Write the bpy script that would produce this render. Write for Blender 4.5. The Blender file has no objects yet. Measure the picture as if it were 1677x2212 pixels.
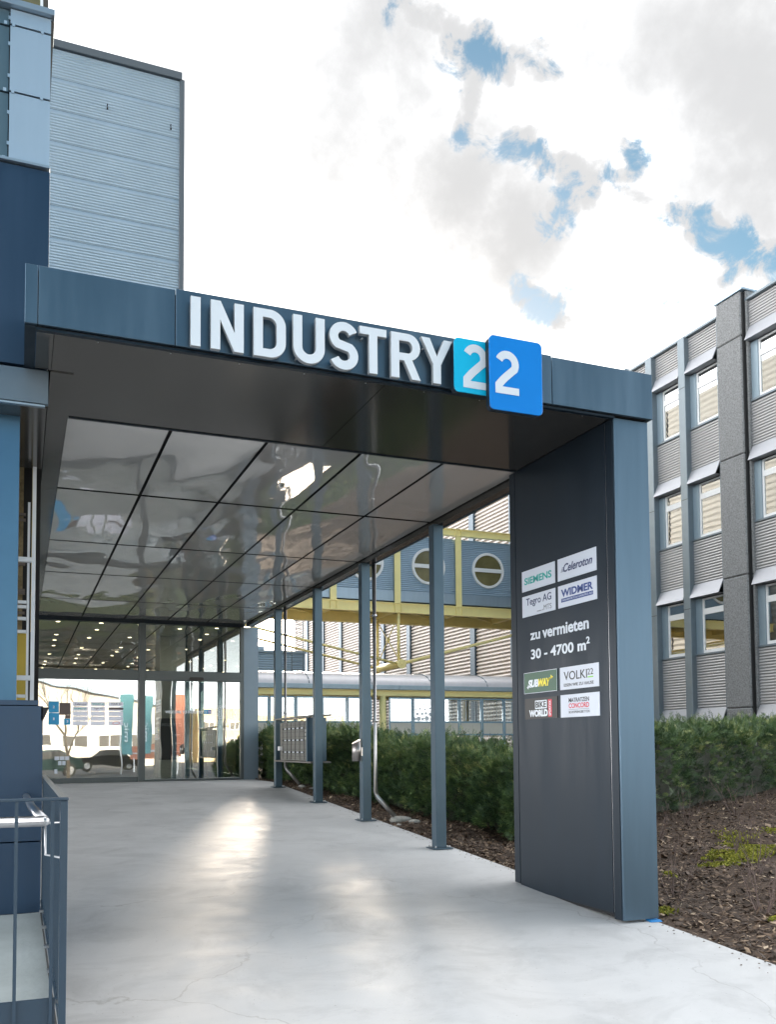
import bpy, bmesh, math, random
import numpy as np
from mathutils import Matrix, Vector
random.seed(7); rng = np.random.default_rng(7)
R = math.radians
scene = bpy.context.scene
col = scene.collection

GAPS = [((0.303, 0.6998, 0.6469), (0.3434, 0.7004, 0.6256), 0.0316, 0.6), ((0.3434, 0.7004, 0.6256), (0.3784, 0.6922, 0.6146), 0.03, 0.8), ((0.3723, 0.6939, 0.6163), (0.3928, 0.6885, 0.6096), 0.0365, 1), ((0.4008, 0.6775, 0.6168), (0.4291, 0.6695, 0.6063), 0.0319, 0.7), ((0.3788, 0.6931, 0.6133), (0.377, 0.7126, 0.5917), 0.0237, 0.8), ((0.3774, 0.7135, 0.5903), (0.3781, 0.7295, 0.57), 0.0286, 0.75), ((0.3805, 0.7295, 0.5684), (0.4208, 0.714, 0.5596), 0.0335, 0.5), ((0.4208, 0.714, 0.5596), (0.4491, 0.7033, 0.551), 0.029, 0.8), ((0.4467, 0.7035, 0.5528), (0.4549, 0.7048, 0.5444), 0.0244, 1), ((0.472, 0.6961, 0.5409), (0.4842, 0.6995, 0.5256), 0.0288, 1), ((0.4839, 0.695, 0.5319), (0.5184, 0.6711, 0.5301), 0.031, 0.65), ((0.5172, 0.6623, 0.5421), (0.5241, 0.6649, 0.5321), 0.0237, 0.75), ((0.4824, 0.7006, 0.5259), (0.4693, 0.7291, 0.4982), 0.0267, 1), ((0.494, 0.6912, 0.5275), (0.4918, 0.6996, 0.5184), 0.0243, 0.9), ((0.5112, 0.6828, 0.522), (0.5663, 0.6596, 0.4943), 0.0242, 0.5), ((0.5629, 0.662, 0.4949), (0.5863, 0.6519, 0.481), 0.0281, 0.75), ((0.5797, 0.6502, 0.4911), (0.5862, 0.6454, 0.4898), 0.0171, 1), ((0.5863, 0.6519, 0.481), (0.6213, 0.6372, 0.456), 0.0321, 1), ((0.6182, 0.6397, 0.4567), (0.6434, 0.6221, 0.446), 0.0317, 1), ((0.6199, 0.6418, 0.4514), (0.6129, 0.6589, 0.4362), 0.0212, 0.6), ((0.4603, 0.7676, 0.446), (0.4888, 0.7534, 0.4398), 0.0332, 0.85), ((0.5777, 0.6958, 0.4267), (0.5999, 0.6758, 0.4283), 0.0202, 0.6), ((0.6346, 0.6342, 0.4416), (0.6504, 0.6298, 0.4247), 0.021, 0.6)]
GREYS = [((0.3258, 0.722, 0.6104), 0.416, 0.62), ((0.5074, 0.628, 0.59), 0.3503, 0.6), ((0.4991, 0.7273, 0.4711), 0.2834, 0.4), ((0.4369, 0.7077, 0.5552), 0.2401, 0.6), ((0.4024, 0.7442, 0.5332), 0.1632, 0.9), ((0.4345, 0.7392, 0.5146), 0.1253, 1), ((0.3872, 0.7332, 0.559), 0.1043, 0.6), ((0.5805, 0.5844, 0.567), 0.1791, 0.95), ((0.6115, 0.587, 0.5307), 0.1795, 1), ((0.2994, 0.7126, 0.6345), 0.1351, 0.7), ((0.3461, 0.7062, 0.6177), 0.1092, 0.6), ((0.5273, 0.591, 0.6104), 0.1563, 0.6), ((0.2224, 0.7545, 0.6174), 0.146, 0.4), ((0.2831, 0.7642, 0.5795), 0.1324, 0.35)]
# ------------------------------------------------------------------ camera
cam_d = bpy.data.cameras.new('camera'); cam = bpy.data.objects.new('camera', cam_d); col.objects.link(cam)
rt, dn, fw = (0.92666, -0.37582, -0.00779), (0.01275, 0.05215, -0.99856), (0.37568, 0.92522, 0.05312)
cam.matrix_world = Matrix(((rt[0], -dn[0], -fw[0], 0.0), (rt[1], -dn[1], -fw[1], 0.0), (rt[2], -dn[2], -fw[2], 1.6), (0, 0, 0, 1)))
cam_d.sensor_fit = 'HORIZONTAL'; cam_d.sensor_width = 36.0
cam_d.lens = 1964.5 / 1677 * 36.0
cam_d.shift_y = (1505.4 - 1106.0) / 1677
cam_d.clip_start = 0.05; cam_d.clip_end = 2000
scene.camera = cam

# ------------------------------------------------------------------ light
SUN_EL, SUN_AZ = 12.5, 17.8            # degrees; azimuth from +Y towards +X
sd = bpy.data.lights.new('sun', 'SUN'); sd.energy = 4.2; sd.angle = R(5.5); sd.color = (1.0, 0.84, 0.66)
sun = bpy.data.objects.new('sun', sd); col.objects.link(sun)
sdir = Vector((math.sin(R(SUN_AZ)) * math.cos(R(SUN_EL)), math.cos(R(SUN_AZ)) * math.cos(R(SUN_EL)), math.sin(R(SUN_EL))))
sun.rotation_euler = (-sdir).to_track_quat('-Z', 'Y').to_euler()
scene.view_settings.view_transform = 'Standard'; scene.view_settings.look = 'None'
scene.view_settings.gamma = 1.0; scene.view_settings.exposure = 1.95
scene.view_settings.use_curve_mapping = False

world = bpy.data.worlds.new('World'); scene.world = world; world.use_nodes = True
def build_world():
    nt = world.node_tree; N = nt.nodes; L = nt.links; N.clear()
    def n(t, **k):
        o = N.new(t)
        for a, b in k.items(): setattr(o, a, b)
        return o
    out = n('ShaderNodeOutputWorld')
    sky = n('ShaderNodeTexSky', sky_type='NISHITA', sun_disc=False)
    sky.sun_elevation = R(SUN_EL); sky.sun_rotation = R(SUN_AZ)
    sky.air_density = 1.0; sky.dust_density = 0.6; sky.ozone_density = 1.4
    bg_sky = n('ShaderNodeBackground'); bg_sky.inputs[1].default_value = 0.06
    hs = n('ShaderNodeHueSaturation'); hs.inputs['Saturation'].default_value = 1.3; hs.inputs['Value'].default_value = 0.72; hs.inputs['Hue'].default_value = 0.478
    L.new(sky.outputs[0], hs.inputs['Color']); L.new(hs.outputs[0], bg_sky.inputs[0])
    tc = n('ShaderNodeTexCoord')
    def m(op, a, b=None, c=None, clamp=False):
        o = n('ShaderNodeMath', operation=op, use_clamp=clamp)
        for i, v in enumerate((a, b, c)):
            if v is None: continue
            if isinstance(v, (int, float)): o.inputs[i].default_value = v
            else: L.new(v, o.inputs[i])
        return o.outputs[0]
    def vm(op, a, b):
        o = n('ShaderNodeVectorMath', operation=op)
        for i, v in enumerate((a, b)):
            if isinstance(v, (tuple, list)): o.inputs[i].default_value = v
            else: L.new(v, o.inputs[i])
        return o
    d = vm('NORMALIZE', tc.outputs['Generated'], (0, 0, 0)).outputs[0]
    def noise(vec, sc, det, ro, dist=0.0):
        o = n('ShaderNodeTexNoise'); o.inputs['Scale'].default_value = sc; o.inputs['Detail'].default_value = det
        o.inputs['Roughness'].default_value = ro; o.inputs['Distortion'].default_value = dist
        L.new(vec, o.inputs['Vector']); return o
    nz = noise(d, 11.0, 8, 0.62)
    off = vm('SUBTRACT', nz.outputs['Color'], (0.5, 0.5, 0.5)).outputs[0]
    sc = n('ShaderNodeVectorMath', operation='SCALE'); L.new(off, sc.inputs[0]); sc.inputs['Scale'].default_value = 0.035
    dd = vm('ADD', d, sc.outputs[0]).outputs[0]
    def blobs(lst, vec):
        cur = None
        for (c, r, w) in lst:
            ds = n('ShaderNodeVectorMath', operation='DISTANCE'); L.new(vec, ds.inputs[0]); ds.inputs[1].default_value = c
            v = m('MULTIPLY', m('SUBTRACT', 1.0, m('DIVIDE', ds.outputs['Value'], r), clamp=True), w)
            cur = v if cur is None else m('MAXIMUM', cur, v)
        return cur
    gaps = None
    for (a_, b_, r_, w_) in GAPS:                       # each gap is a short streak between two directions
        ab = [b_[i] - a_[i] for i in range(3)]; l2 = sum(q * q for q in ab)
        rel = vm('SUBTRACT', dd, a_).outputs[0]; dp = n('ShaderNodeVectorMath', operation='DOT_PRODUCT'); L.new(rel, dp.inputs[0]); dp.inputs[1].default_value = tuple(ab)
        t_ = m('MULTIPLY', dp.outputs['Value'], 1.0 / l2, clamp=True); s_ = n('ShaderNodeVectorMath', operation='SCALE'); s_.inputs[0].default_value = tuple(ab); L.new(t_, s_.inputs['Scale'])
        ds_ = n('ShaderNodeVectorMath', operation='DISTANCE'); L.new(rel, ds_.inputs[0]); L.new(s_.outputs[0], ds_.inputs[1])
        v_ = m('MULTIPLY', m('SUBTRACT', 1.0, m('DIVIDE', ds_.outputs['Value'], r_), clamp=True), w_)
        gaps = v_ if gaps is None else m('MAXIMUM', gaps, v_)
    fine = noise(d, 21.0, 10, 0.66, 0.5).outputs['Fac']
    g = m('ADD', m('MULTIPLY', gaps, 1.0), m('MULTIPLY', m('MULTIPLY', gaps, 2.5, clamp=True), m('MULTIPLY', m('SUBTRACT', fine, 0.54), 4.4)))
    gm = n('ShaderNodeMapRange', interpolation_type='SMOOTHSTEP'); L.new(g, gm.inputs[0]); gm.inputs[1].default_value = 0.20; gm.inputs[2].default_value = 1.1
    # open blue sky grows with the angle away from the bright cloud bank in the south
    sep = n('ShaderNodeSeparateXYZ'); L.new(d, sep.inputs[0])
    big = noise(d, 2.1, 6, 0.55, 0.3).outputs['Fac']
    back = m('ADD', m('MULTIPLY', sep.outputs['Y'], -1.15), m('MULTIPLY', m('SUBTRACT', big, 0.5), 1.1))
    back = m('ADD', back, m('MULTIPLY', m('ABSOLUTE', sep.outputs['Z']), 0.38))
    bk = n('ShaderNodeMapRange', interpolation_type='SMOOTHSTEP'); L.new(back, bk.inputs[0]); bk.inputs[1].default_value = 0.38; bk.inputs[2].default_value = 1.05
    gsoft = m('SUBTRACT', 1.0, m('POWER', m('SUBTRACT', 1.0, gm.outputs[0]), 2.2))
    clear = m('MAXIMUM', gsoft, bk.outputs[0])
    # low haze near the horizon covers the blue
    hz = n('ShaderNodeMapRange', interpolation_type='SMOOTHSTEP'); L.new(sep.outputs['Z'], hz.inputs[0]); hz.inputs[1].default_value = 0.02; hz.inputs[2].default_value = 0.22
    hz.inputs[3].default_value = 0.25; hz.inputs[4].default_value = 1.0
    clear = m('MULTIPLY', clear, hz.outputs[0])
    # cloud brightness
    gs = blobs(GREYS, vm('ADD', d, sc.outputs[0]).outputs[0])
    soft = noise(d, 8.0, 8, 0.6).outputs['Fac']
    gs = m('MULTIPLY', gs, m('MULTIPLY_ADD', soft, 2.4, -0.18), clamp=True)
    wisp = n('ShaderNodeMapRange', interpolation_type='SMOOTHSTEP'); L.new(m('ADD', m('MULTIPLY', gaps, 1.5), m('MULTIPLY', m('SUBTRACT', noise(d, 17.0, 8, 0.6, 0.3).outputs['Fac'], 0.52), 2.6)), wisp.inputs[0]); wisp.inputs[1].default_value = 0.0; wisp.inputs[2].default_value = 1.1
    sund = n('ShaderNodeVectorMath', operation='DOT_PRODUCT'); L.new(d, sund.inputs[0]); sund.inputs[1].default_value = tuple(sdir)
    ang = m('SUBTRACT', 1.0, sund.outputs['Value'])
    glow = m('MULTIPLY', m('EXPONENT', m('MULTIPLY', ang, -22.0)), 4.5)
    wide = m('MULTIPLY', m('EXPONENT', m('MULTIPLY', ang, -1.6)), 0.35)
    elv = n('ShaderNodeMapRange', interpolation_type='SMOOTHSTEP'); L.new(sep.outputs['Z'], elv.inputs[0]); elv.inputs[1].default_value = 0.05; elv.inputs[2].default_value = 0.85; elv.inputs[3].default_value = 1.85; elv.inputs[4].default_value = 0.48
    lum = m('ADD', m('ADD', glow, wide), elv.outputs[0])
    dark = m('MAXIMUM', gs, m('MULTIPLY', m('MULTIPLY', wisp.outputs[0], 0.86), m('MULTIPLY', gaps, 4.0, clamp=True)))
    dk = m('MULTIPLY', m('SUBTRACT', 1.0, m('POWER', m('SUBTRACT', 1.0, m('MULTIPLY', dark, 1.0, clamp=True)), 2.6)), 0.97)
    lum = m('MULTIPLY', m('POWER', lum, m('SUBTRACT', 1.0, dk)), m('POWER', 0.19, dk))
    hor = n('ShaderNodeMapRange'); L.new(sep.outputs['Z'], hor.inputs[0]); hor.inputs[1].default_value = -0.02; hor.inputs[2].default_value = 0.06
    bc = n('ShaderNodeBackground'); bc.inputs[0].default_value = (0.985, 0.99, 1.0, 1)
    L.new(lum, bc.inputs[1])
    wm = n('ShaderNodeMix', data_type='RGBA'); L.new(m('EXPONENT', m('MULTIPLY', ang, -45.0)), wm.inputs[0]); wm.inputs[6].default_value = (0.985, 0.99, 1.0, 1); wm.inputs[7].default_value = (1.0, 0.80, 0.56, 1); L.new(wm.outputs[2], bc.inputs[0])
    mx = n('ShaderNodeMixShader'); L.new(clear, mx.inputs[0]); L.new(bc.outputs[0], mx.inputs[1]); L.new(bg_sky.outputs[0], mx.inputs[2])
    L.new(mx.outputs[0], out.inputs[0])
build_world()

# ------------------------------------------------------------------ materials
MATS = {}
def mat(name, color, rough=0.5, metal=0.0, var=0.0, streak=False, vscale=6.0, bump=0.0, bscale=40.0, spec=0.5, emit=None, estr=1.0, rvar=0.0, coat=0.0, rnd=None):
    if name in MATS: return MATS[name]
    m = bpy.data.materials.new(name); m.use_nodes = True; MATS[name] = m
    nt = m.node_tree; b = nt.nodes['Principled BSDF']; L = nt.links
    b.inputs['Base Color'].default_value = (*color, 1); b.inputs['Roughness'].default_value = rough
    b.inputs['Metallic'].default_value = metal; b.inputs['Specular IOR Level'].default_value = spec
    b.inputs['Coat Weight'].default_value = coat; b.inputs['Coat Roughness'].default_value = 0.08
    tc = nt.nodes.new('ShaderNodeTexCoord')
    geo = None
    if var > 0 or rvar > 0:
        nz = nt.nodes.new('ShaderNodeTexNoise'); nz.inputs['Scale'].default_value = vscale; nz.inputs['Detail'].default_value = 6; nz.inputs['Roughness'].default_value = 0.6
        if streak:
            mp = nt.nodes.new('ShaderNodeMapping'); mp.inputs['Scale'].default_value = (2.2, 2.2, 0.22); L.new(tc.outputs['Object'], mp.inputs[0]); L.new(mp.outputs[0], nz.inputs['Vector'])
        else: L.new(tc.outputs['Object'], nz.inputs['Vector'])
        mr = nt.nodes.new('ShaderNodeMapRange'); L.new(nz.outputs['Fac'], mr.inputs[0]); mr.inputs[1].default_value = 0.3; mr.inputs[2].default_value = 0.7
        mr.inputs[3].default_value = 1 - var; mr.inputs[4].default_value = 1 + var
        mul = nt.nodes.new('ShaderNodeMix'); mul.data_type = 'RGBA'; mul.blend_type = 'MULTIPLY'; mul.inputs[0].default_value = 1.0
        mul.inputs[6].default_value = (*color, 1); L.new(mr.outputs[0], mul.inputs[7])
        if var > 0: L.new(mul.outputs[2], b.inputs['Base Color'])
        if rvar > 0:
            m2 = nt.nodes.new('ShaderNodeMapRange'); L.new(nz.outputs['Fac'], m2.inputs[0]); m2.inputs[1].default_value = 0.3; m2.inputs[2].default_value = 0.7
            m2.inputs[3].default_value = max(0.02, rough - rvar); m2.inputs[4].default_value = min(1, rough + rvar); L.new(m2.outputs[0], b.inputs['Roughness'])
    if bump > 0:
        bz = nt.nodes.new('ShaderNodeTexNoise'); bz.inputs['Scale'].default_value = bscale; bz.inputs['Detail'].default_value = 4
        L.new(tc.outputs['Object'], bz.inputs['Vector'])
        bp = nt.nodes.new('ShaderNodeBump'); bp.inputs['Strength'].default_value = bump; bp.inputs['Distance'].default_value = 0.01
        L.new(bz.outputs['Fac'], bp.inputs['Height']); L.new(bp.outputs[0], b.inputs['Normal'])
    if rnd:
        at = nt.nodes.new('ShaderNodeAttribute'); at.attribute_name = 'rnd'
        cr = nt.nodes.new('ShaderNodeValToRGB'); cr.color_ramp.elements[0].color = (*rnd[0], 1); cr.color_ramp.elements[1].color = (*rnd[-1], 1)
        for i, c in enumerate(rnd[1:-1]):
            e = cr.color_ramp.elements.new((i + 1) / (len(rnd) - 1)); e.color = (*c, 1)
        L.new(at.outputs['Fac'], cr.inputs[0]); L.new(cr.outputs[0], b.inputs['Base Color'])
    if emit:
        b.inputs['Emission Color'].default_value = (*emit, 1); b.inputs['Emission Strength'].default_value = estr
    return m

def glass_mat(name, tint=(0.9, 0.96, 0.94), refl=0.3, wav=0.0):
    if name in MATS: return MATS[name]
    m = bpy.data.materials.new(name); m.use_nodes = True; MATS[name] = m
    nt = m.node_tree; N = nt.nodes; L = nt.links; N.remove(N['Principled BSDF'])
    out = N['Material Output']; t = N.new('ShaderNodeBsdfTransparent'); t.inputs[0].default_value = (*tint, 1)
    g = N.new('ShaderNodeBsdfGlossy'); g.inputs['Roughness'].default_value = 0.004; g.inputs[0].default_value = (0.98, 0.99, 1, 1)
    fr = N.new('ShaderNodeFresnel'); fr.inputs[0].default_value = 1.5
    ma = N.new('ShaderNodeMath'); ma.operation = 'MULTIPLY_ADD'; ma.use_clamp = True; L.new(fr.outputs[0], ma.inputs[0]); ma.inputs[1].default_value = 1.6; ma.inputs[2].default_value = refl
    mx = N.new('ShaderNodeMixShader'); L.new(ma.outputs[0], mx.inputs[0]); L.new(t.outputs[0], mx.inputs[1]); L.new(g.outputs[0], mx.inputs[2]); L.new(mx.outputs[0], out.inputs[0])
    if wav > 0:
        tc = N.new('ShaderNodeTexCoord'); nz = N.new('ShaderNodeTexNoise'); nz.inputs['Scale'].default_value = 1.3; nz.inputs['Detail'].default_value = 1
        L.new(tc.outputs['Object'], nz.inputs['Vector']); bp = N.new('ShaderNodeBump'); bp.inputs['Strength'].default_value = 1.0; bp.inputs['Distance'].default_value = wav
        L.new(nz.outputs['Fac'], bp.inputs['Height']); L.new(bp.outputs[0], g.inputs['Normal'])
    return m

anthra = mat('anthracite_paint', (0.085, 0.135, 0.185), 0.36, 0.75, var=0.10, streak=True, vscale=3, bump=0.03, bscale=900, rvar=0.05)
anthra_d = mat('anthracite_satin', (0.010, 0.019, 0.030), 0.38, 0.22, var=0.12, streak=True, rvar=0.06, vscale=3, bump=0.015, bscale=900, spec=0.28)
soffit_m = mat('soffit_paint', (0.10, 0.095, 0.088), 0.12, 0.6, var=0.05, vscale=1.2)
postm = mat('post_paint', (0.055, 0.095, 0.130), 0.32, 0.45, var=0.06, vscale=4, bump=0.02, bscale=600)
navy = mat('navy_paint', (0.022, 0.050, 0.095), 0.38, 0.35, var=0.10, streak=True, rvar=0.05, vscale=3, bump=0.02, bscale=700)
ledge = mat('ledge_metal', (0.30, 0.37, 0.44), 0.4, 0.7, var=0.05)
lightpan = mat('light_grey_panel', (0.36, 0.46, 0.56), 0.42, 0.5, var=0.05, streak=True, vscale=3)
darkpan = mat('dark_grey_panel', (0.10, 0.16, 0.20), 0.42, 0.5, var=0.04)
black = mat('black_gap', (0.012, 0.012, 0.013), 0.8, var=0.1)
alu = mat('white_aluminium', (0.78, 0.80, 0.83), 0.38, 0.1, var=0.03)
steel = mat('brushed_steel', (0.50, 0.51, 0.53), 0.28, 1.0, var=0.04, vscale=20)
corr_grey = mat('grey_corrugated_metal', (0.33, 0.42, 0.50), 0.42, 0.45, var=0.06, vscale=0.8)
corr_light = mat('silver_corrugated_metal', (0.46, 0.455, 0.46), 0.45, 0.3, var=0.08, vscale=0.7)
corr_blue = mat('blue_grey_corrugated_metal', (0.34, 0.46, 0.58), 0.42, 0.3, var=0.05, vscale=1)
hall_m = mat('hall_cladding', (0.52, 0.47, 0.44), 0.5, 0.05, var=0.06, vscale=0.4)
slate = mat('slate_trim', (0.07, 0.11, 0.15), 0.45, 0.3, var=0.06)
yellow = mat('cream_yellow_steel', (0.93, 0.81, 0.37), 0.45, 0.0, var=0.06, vscale=1.5, bump=0.02)
concrete_d = mat('washed_concrete', (0.21, 0.215, 0.22), 0.85, var=0.4, vscale=26, bump=0.5, bscale=140)
winframe = mat('white_window_frame', (0.80, 0.81, 0.82), 0.4, var=0.02)
visor_m = mat('visor_metal', (0.36, 0.37, 0.40), 0.45, 0.35, var=0.04)
fin_m = mat('fin_metal', (0.18, 0.22, 0.25), 0.45, 0.45, var=0.05)
curtain_m = mat('pale_curtain', (0.60, 0.66, 0.50), 0.9, var=0.08, vscale=5)
room_m = mat('dark_room', (0.05, 0.055, 0.06), 0.9, var=0.2, vscale=0.6)
sign_white = mat('white_acrylic', (0.63, 0.68, 0.74), 0.28, var=0.015, coat=0.2)
sign_side = mat('letter_edge', (0.30, 0.32, 0.34), 0.4, var=0.03)
cyan = mat('cyan_acrylic', (0.005, 0.42, 0.68), 0.22, var=0.04, vscale=2, coat=0.3)
blue = mat('blue_acrylic', (0.003, 0.19, 0.62), 0.22, var=0.04, vscale=2, coat=0.3)
plate_w = mat('white_print', (0.58, 0.62, 0.70), 0.35, var=0.01)
g_dkgreen = mat('dark_green_print', (0.010, 0.085, 0.035), 0.35)
g_black = mat('black_print', (0.012, 0.011, 0.010), 0.4)
g_navy = mat('navy_print', (0.012, 0.045, 0.21), 0.4)
g_navy2 = mat('dark_blue_print', (0.012, 0.025, 0.10), 0.4)
g_teal = mat('teal_print', (0.0, 0.34, 0.30), 0.4)
g_yel = mat('yellow_print', (0.90, 0.74, 0.04), 0.4)
g_red = mat('red_print', (0.62, 0.025, 0.05), 0.4)
g_green = mat('green_print', (0.25, 0.60, 0.10), 0.4)
g_grey = mat('grey_print', (0.16, 0.17, 0.19), 0.4)
sticker_b = mat('blue_sticker', (0.02, 0.30, 0.58), 0.4)
sticker_br = mat('brown_sticker', (0.11, 0.085, 0.08), 0.5)
sticker_l = mat('lilac_sticker', (0.80, 0.82, 0.93), 0.45)
glass = glass_mat('entrance_glass', (0.86, 0.93, 0.90), 0.30, 0.0015)
glass_up = glass_mat('upper_glass', (0.90, 0.95, 0.93), 0.06, 0.001)
glass_in = glass_mat('inner_glass', (0.86, 0.93, 0.90), 0.10)
glass_w = glass_mat('window_glass', (0.62, 0.72, 0.70), 0.26, 0.0008)
glass_s = glass_mat('screen_glass', (0.90, 0.95, 0.95), 0.16)
olive_g = mat('olive_window_pane', (0.17, 0.15, 0.07), 0.08, 0.0, var=0.3, vscale=1.2, spec=0.9)
lamp_m = mat('downlight_lamp', (1, 0.85, 0.6), 0.4, emit=(1.0, 0.80, 0.50), estr=2.2)
stone_m = mat('river_stone', (0.38, 0.37, 0.34), 0.7, var=0.3, vscale=18)
twig_m = mat('twig_bark', (0.17, 0.12, 0.105), 0.8, var=0.4, vscale=12)
bark_dk = mat('tree_bark', (0.10, 0.08, 0.06), 0.9, var=0.3)
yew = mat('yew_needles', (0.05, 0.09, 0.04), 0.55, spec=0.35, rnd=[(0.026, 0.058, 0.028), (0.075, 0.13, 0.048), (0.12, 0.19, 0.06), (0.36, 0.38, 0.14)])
yewcore = mat('hedge_dark_core', (0.018, 0.022, 0.012), 0.95, var=0.4, vscale=14)
chip_m = mat('bark_chip', (0.1, 0.07, 0.05), 0.75, rnd=[(0.030, 0.017, 0.010), (0.080, 0.046, 0.027), (0.15, 0.095, 0.060), (0.33, 0.235, 0.155), (0.60, 0.48, 0.35)])
moss_m = mat('moss', (0.20, 0.22, 0.02), 0.95, rnd=[(0.08, 0.09, 0.015), (0.24, 0.25, 0.03), (0.42, 0.38, 0.05)])
box_m = mat('letterbox_paint', (0.16, 0.16, 0.15), 0.42, 0.35, var=0.05)
yel_panel = mat('yellow_insulation_board', (0.55, 0.40, 0.07), 0.8, var=0.12, vscale=4)
wool = mat('mineral_wool', (0.22, 0.17, 0.09), 0.95, var=0.5, vscale=14, bump=0.8, bscale=25)

def ceil_mat():
    m = mat('gloss_ceiling_panel', (0.82, 0.80, 0.775), 0.022, 0.5, var=0.03, vscale=0.7)
    nt = m.node_tree; b = nt.nodes['Principled BSDF']; tc = nt.nodes.new('ShaderNodeTexCoord')
    mp = nt.nodes.new('ShaderNodeMapping'); mp.inputs['Scale'].default_value = (1.9, 0.75, 1)
    nt.links.new(tc.outputs['Object'], mp.inputs[0])
    nz = nt.nodes.new('ShaderNodeTexNoise'); nz.inputs['Scale'].default_value = 1.0; nz.inputs['Detail'].default_value = 0.6; nz.inputs['Roughness'].default_value = 0.42; nz.inputs['Distortion'].default_value = 0.5
    nt.links.new(mp.outputs[0], nz.inputs['Vector'])
    bp = nt.nodes.new('ShaderNodeBump'); bp.inputs['Strength'].default_value = 1.0; bp.inputs['Distance'].default_value = 0.021
    nt.links.new(nz.outputs['Fac'], bp.inputs['Height']); nt.links.new(bp.outputs[0], b.inputs['Normal'])
    return m
ceil_m = ceil_mat()

def concrete_path():
    m = bpy.data.materials.new('pale_concrete'); m.use_nodes = True; MATS['pale_concrete'] = m
    nt = m.node_tree; N = nt.nodes; L = nt.links; b = N['Principled BSDF']; tc = N.new('ShaderNodeTexCoord')
    def nz(sc, det, ro, dist=0, mp=None):
        o = N.new('ShaderNodeTexNoise'); o.inputs['Scale'].default_value = sc; o.inputs['Detail'].default_value = det; o.inputs['Roughness'].default_value = ro; o.inputs['Distortion'].default_value = dist
        if mp:
            mm = N.new('ShaderNodeMapping'); mm.inputs['Scale'].default_value = mp; L.new(tc.outputs['Object'], mm.inputs[0]); L.new(mm.outputs[0], o.inputs['Vector'])
        else: L.new(tc.outputs['Object'], o.inputs['Vector'])
        return o.outputs['Fac']
    def mr(v, a, bb, c, d):
        o = N.new('ShaderNodeMapRange'); L.new(v, o.inputs[0])
        for i, x in enumerate((a, bb, c, d)): o.inputs[i + 1].default_value = x
        return o.outputs[0]
    def mix(f, a, bcol, blend='MIX'):
        o = N.new('ShaderNodeMix'); o.data_type = 'RGBA'; o.blend_type = blend
        if isinstance(f, float): o.inputs[0].default_value = f
        else: L.new(f, o.inputs[0])
        for i, x in ((6, a), (7, bcol)):
            if isinstance(x, tuple): o.inputs[i].default_value = (*x, 1)
            else: L.new(x, o.inputs[i])
        return o.outputs[2]
    base = mix(mr(nz(0.9, 6, 0.62, 0.6), 0.32, 0.68, 0, 1), (0.50, 0.505, 0.51), (0.60, 0.605, 0.61))
    base = mix(mr(nz(1.7, 9, 0.68, 0.7, (1, 1.35, 1)), 0.48, 0.74, 0, 0.8), base, (0.40, 0.405, 0.41))      # trowel clouds
    base = mix(mr(nz(7, 7, 0.7, 2.0), 0.60, 0.74, 0, 0.35), base, (0.68, 0.67, 0.66))                         # pale scuffs
    base = mix(mr(nz(55, 4, 0.65), 0.66, 0.72, 0, 0.7), base, (0.24, 0.23, 0.22))                             # grit
    vo = N.new('ShaderNodeTexVoronoi'); vo.feature = 'DISTANCE_TO_EDGE'; vo.inputs['Scale'].default_value = 0.42; vo.inputs['Randomness'].default_value = 1.0
    wp = N.new('ShaderNodeTexNoise'); wp.inputs['Scale'].default_value = 2.2; wp.inputs['Detail'].default_value = 6; L.new(tc.outputs['Object'], wp.inputs['Vector'])
    ad = N.new('ShaderNodeVectorMath'); ad.operation = 'ADD'; L.new(tc.outputs['Object'], ad.inputs[0])
    sc = N.new('ShaderNodeVectorMath'); sc.operation = 'SCALE'; L.new(wp.outputs['Color'], sc.inputs[0]); sc.inputs['Scale'].default_value = 0.55; L.new(sc.outputs[0], ad.inputs[1]); L.new(ad.outputs[0], vo.inputs['Vector'])
    crack = mr(vo.outputs['Distance'], 0.0, 0.004, 1, 0)
    cm = N.new('ShaderNodeMath'); cm.operation = 'MULTIPLY'; L.new(crack, cm.inputs[0]); L.new(mr(nz(0.8, 3, 0.5), 0.45, 0.62, 0, 0.45), cm.inputs[1])
    base = mix(cm.outputs[0], base, (0.26, 0.25, 0.24))
    L.new(base, b.inputs['Base Color'])
    L.new(mr(nz(2.4, 6, 0.65, 1), 0.3, 0.7, 0.60, 0.82), b.inputs['Roughness']); b.inputs['Specular IOR Level'].default_value = 0.4
    bp = N.new('ShaderNodeBump'); bp.inputs['Strength'].default_value = 0.2; bp.inputs['Distance'].default_value = 0.004; L.new(nz(14, 8, 0.7), bp.inputs['Height']); L.new(bp.outputs[0], b.inputs['Normal'])
    return m
path_m = concrete_path()
mulch_m = mat('bark_mulch_soil', (0.058, 0.034, 0.020), 0.9, var=0.45, vscale=30, bump=0.9, bscale=60)
asphalt = mat('asphalt', (0.055, 0.055, 0.057), 0.85, var=0.2, vscale=3, bump=0.3, bscale=200)
grass_m = mat('lawn', (0.06, 0.085, 0.025), 0.95, var=0.35, vscale=5)
lobby_floor_m = mat('lobby_floor_stone', (0.55, 0.52, 0.46), 0.25, var=0.12, vscale=2)

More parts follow.
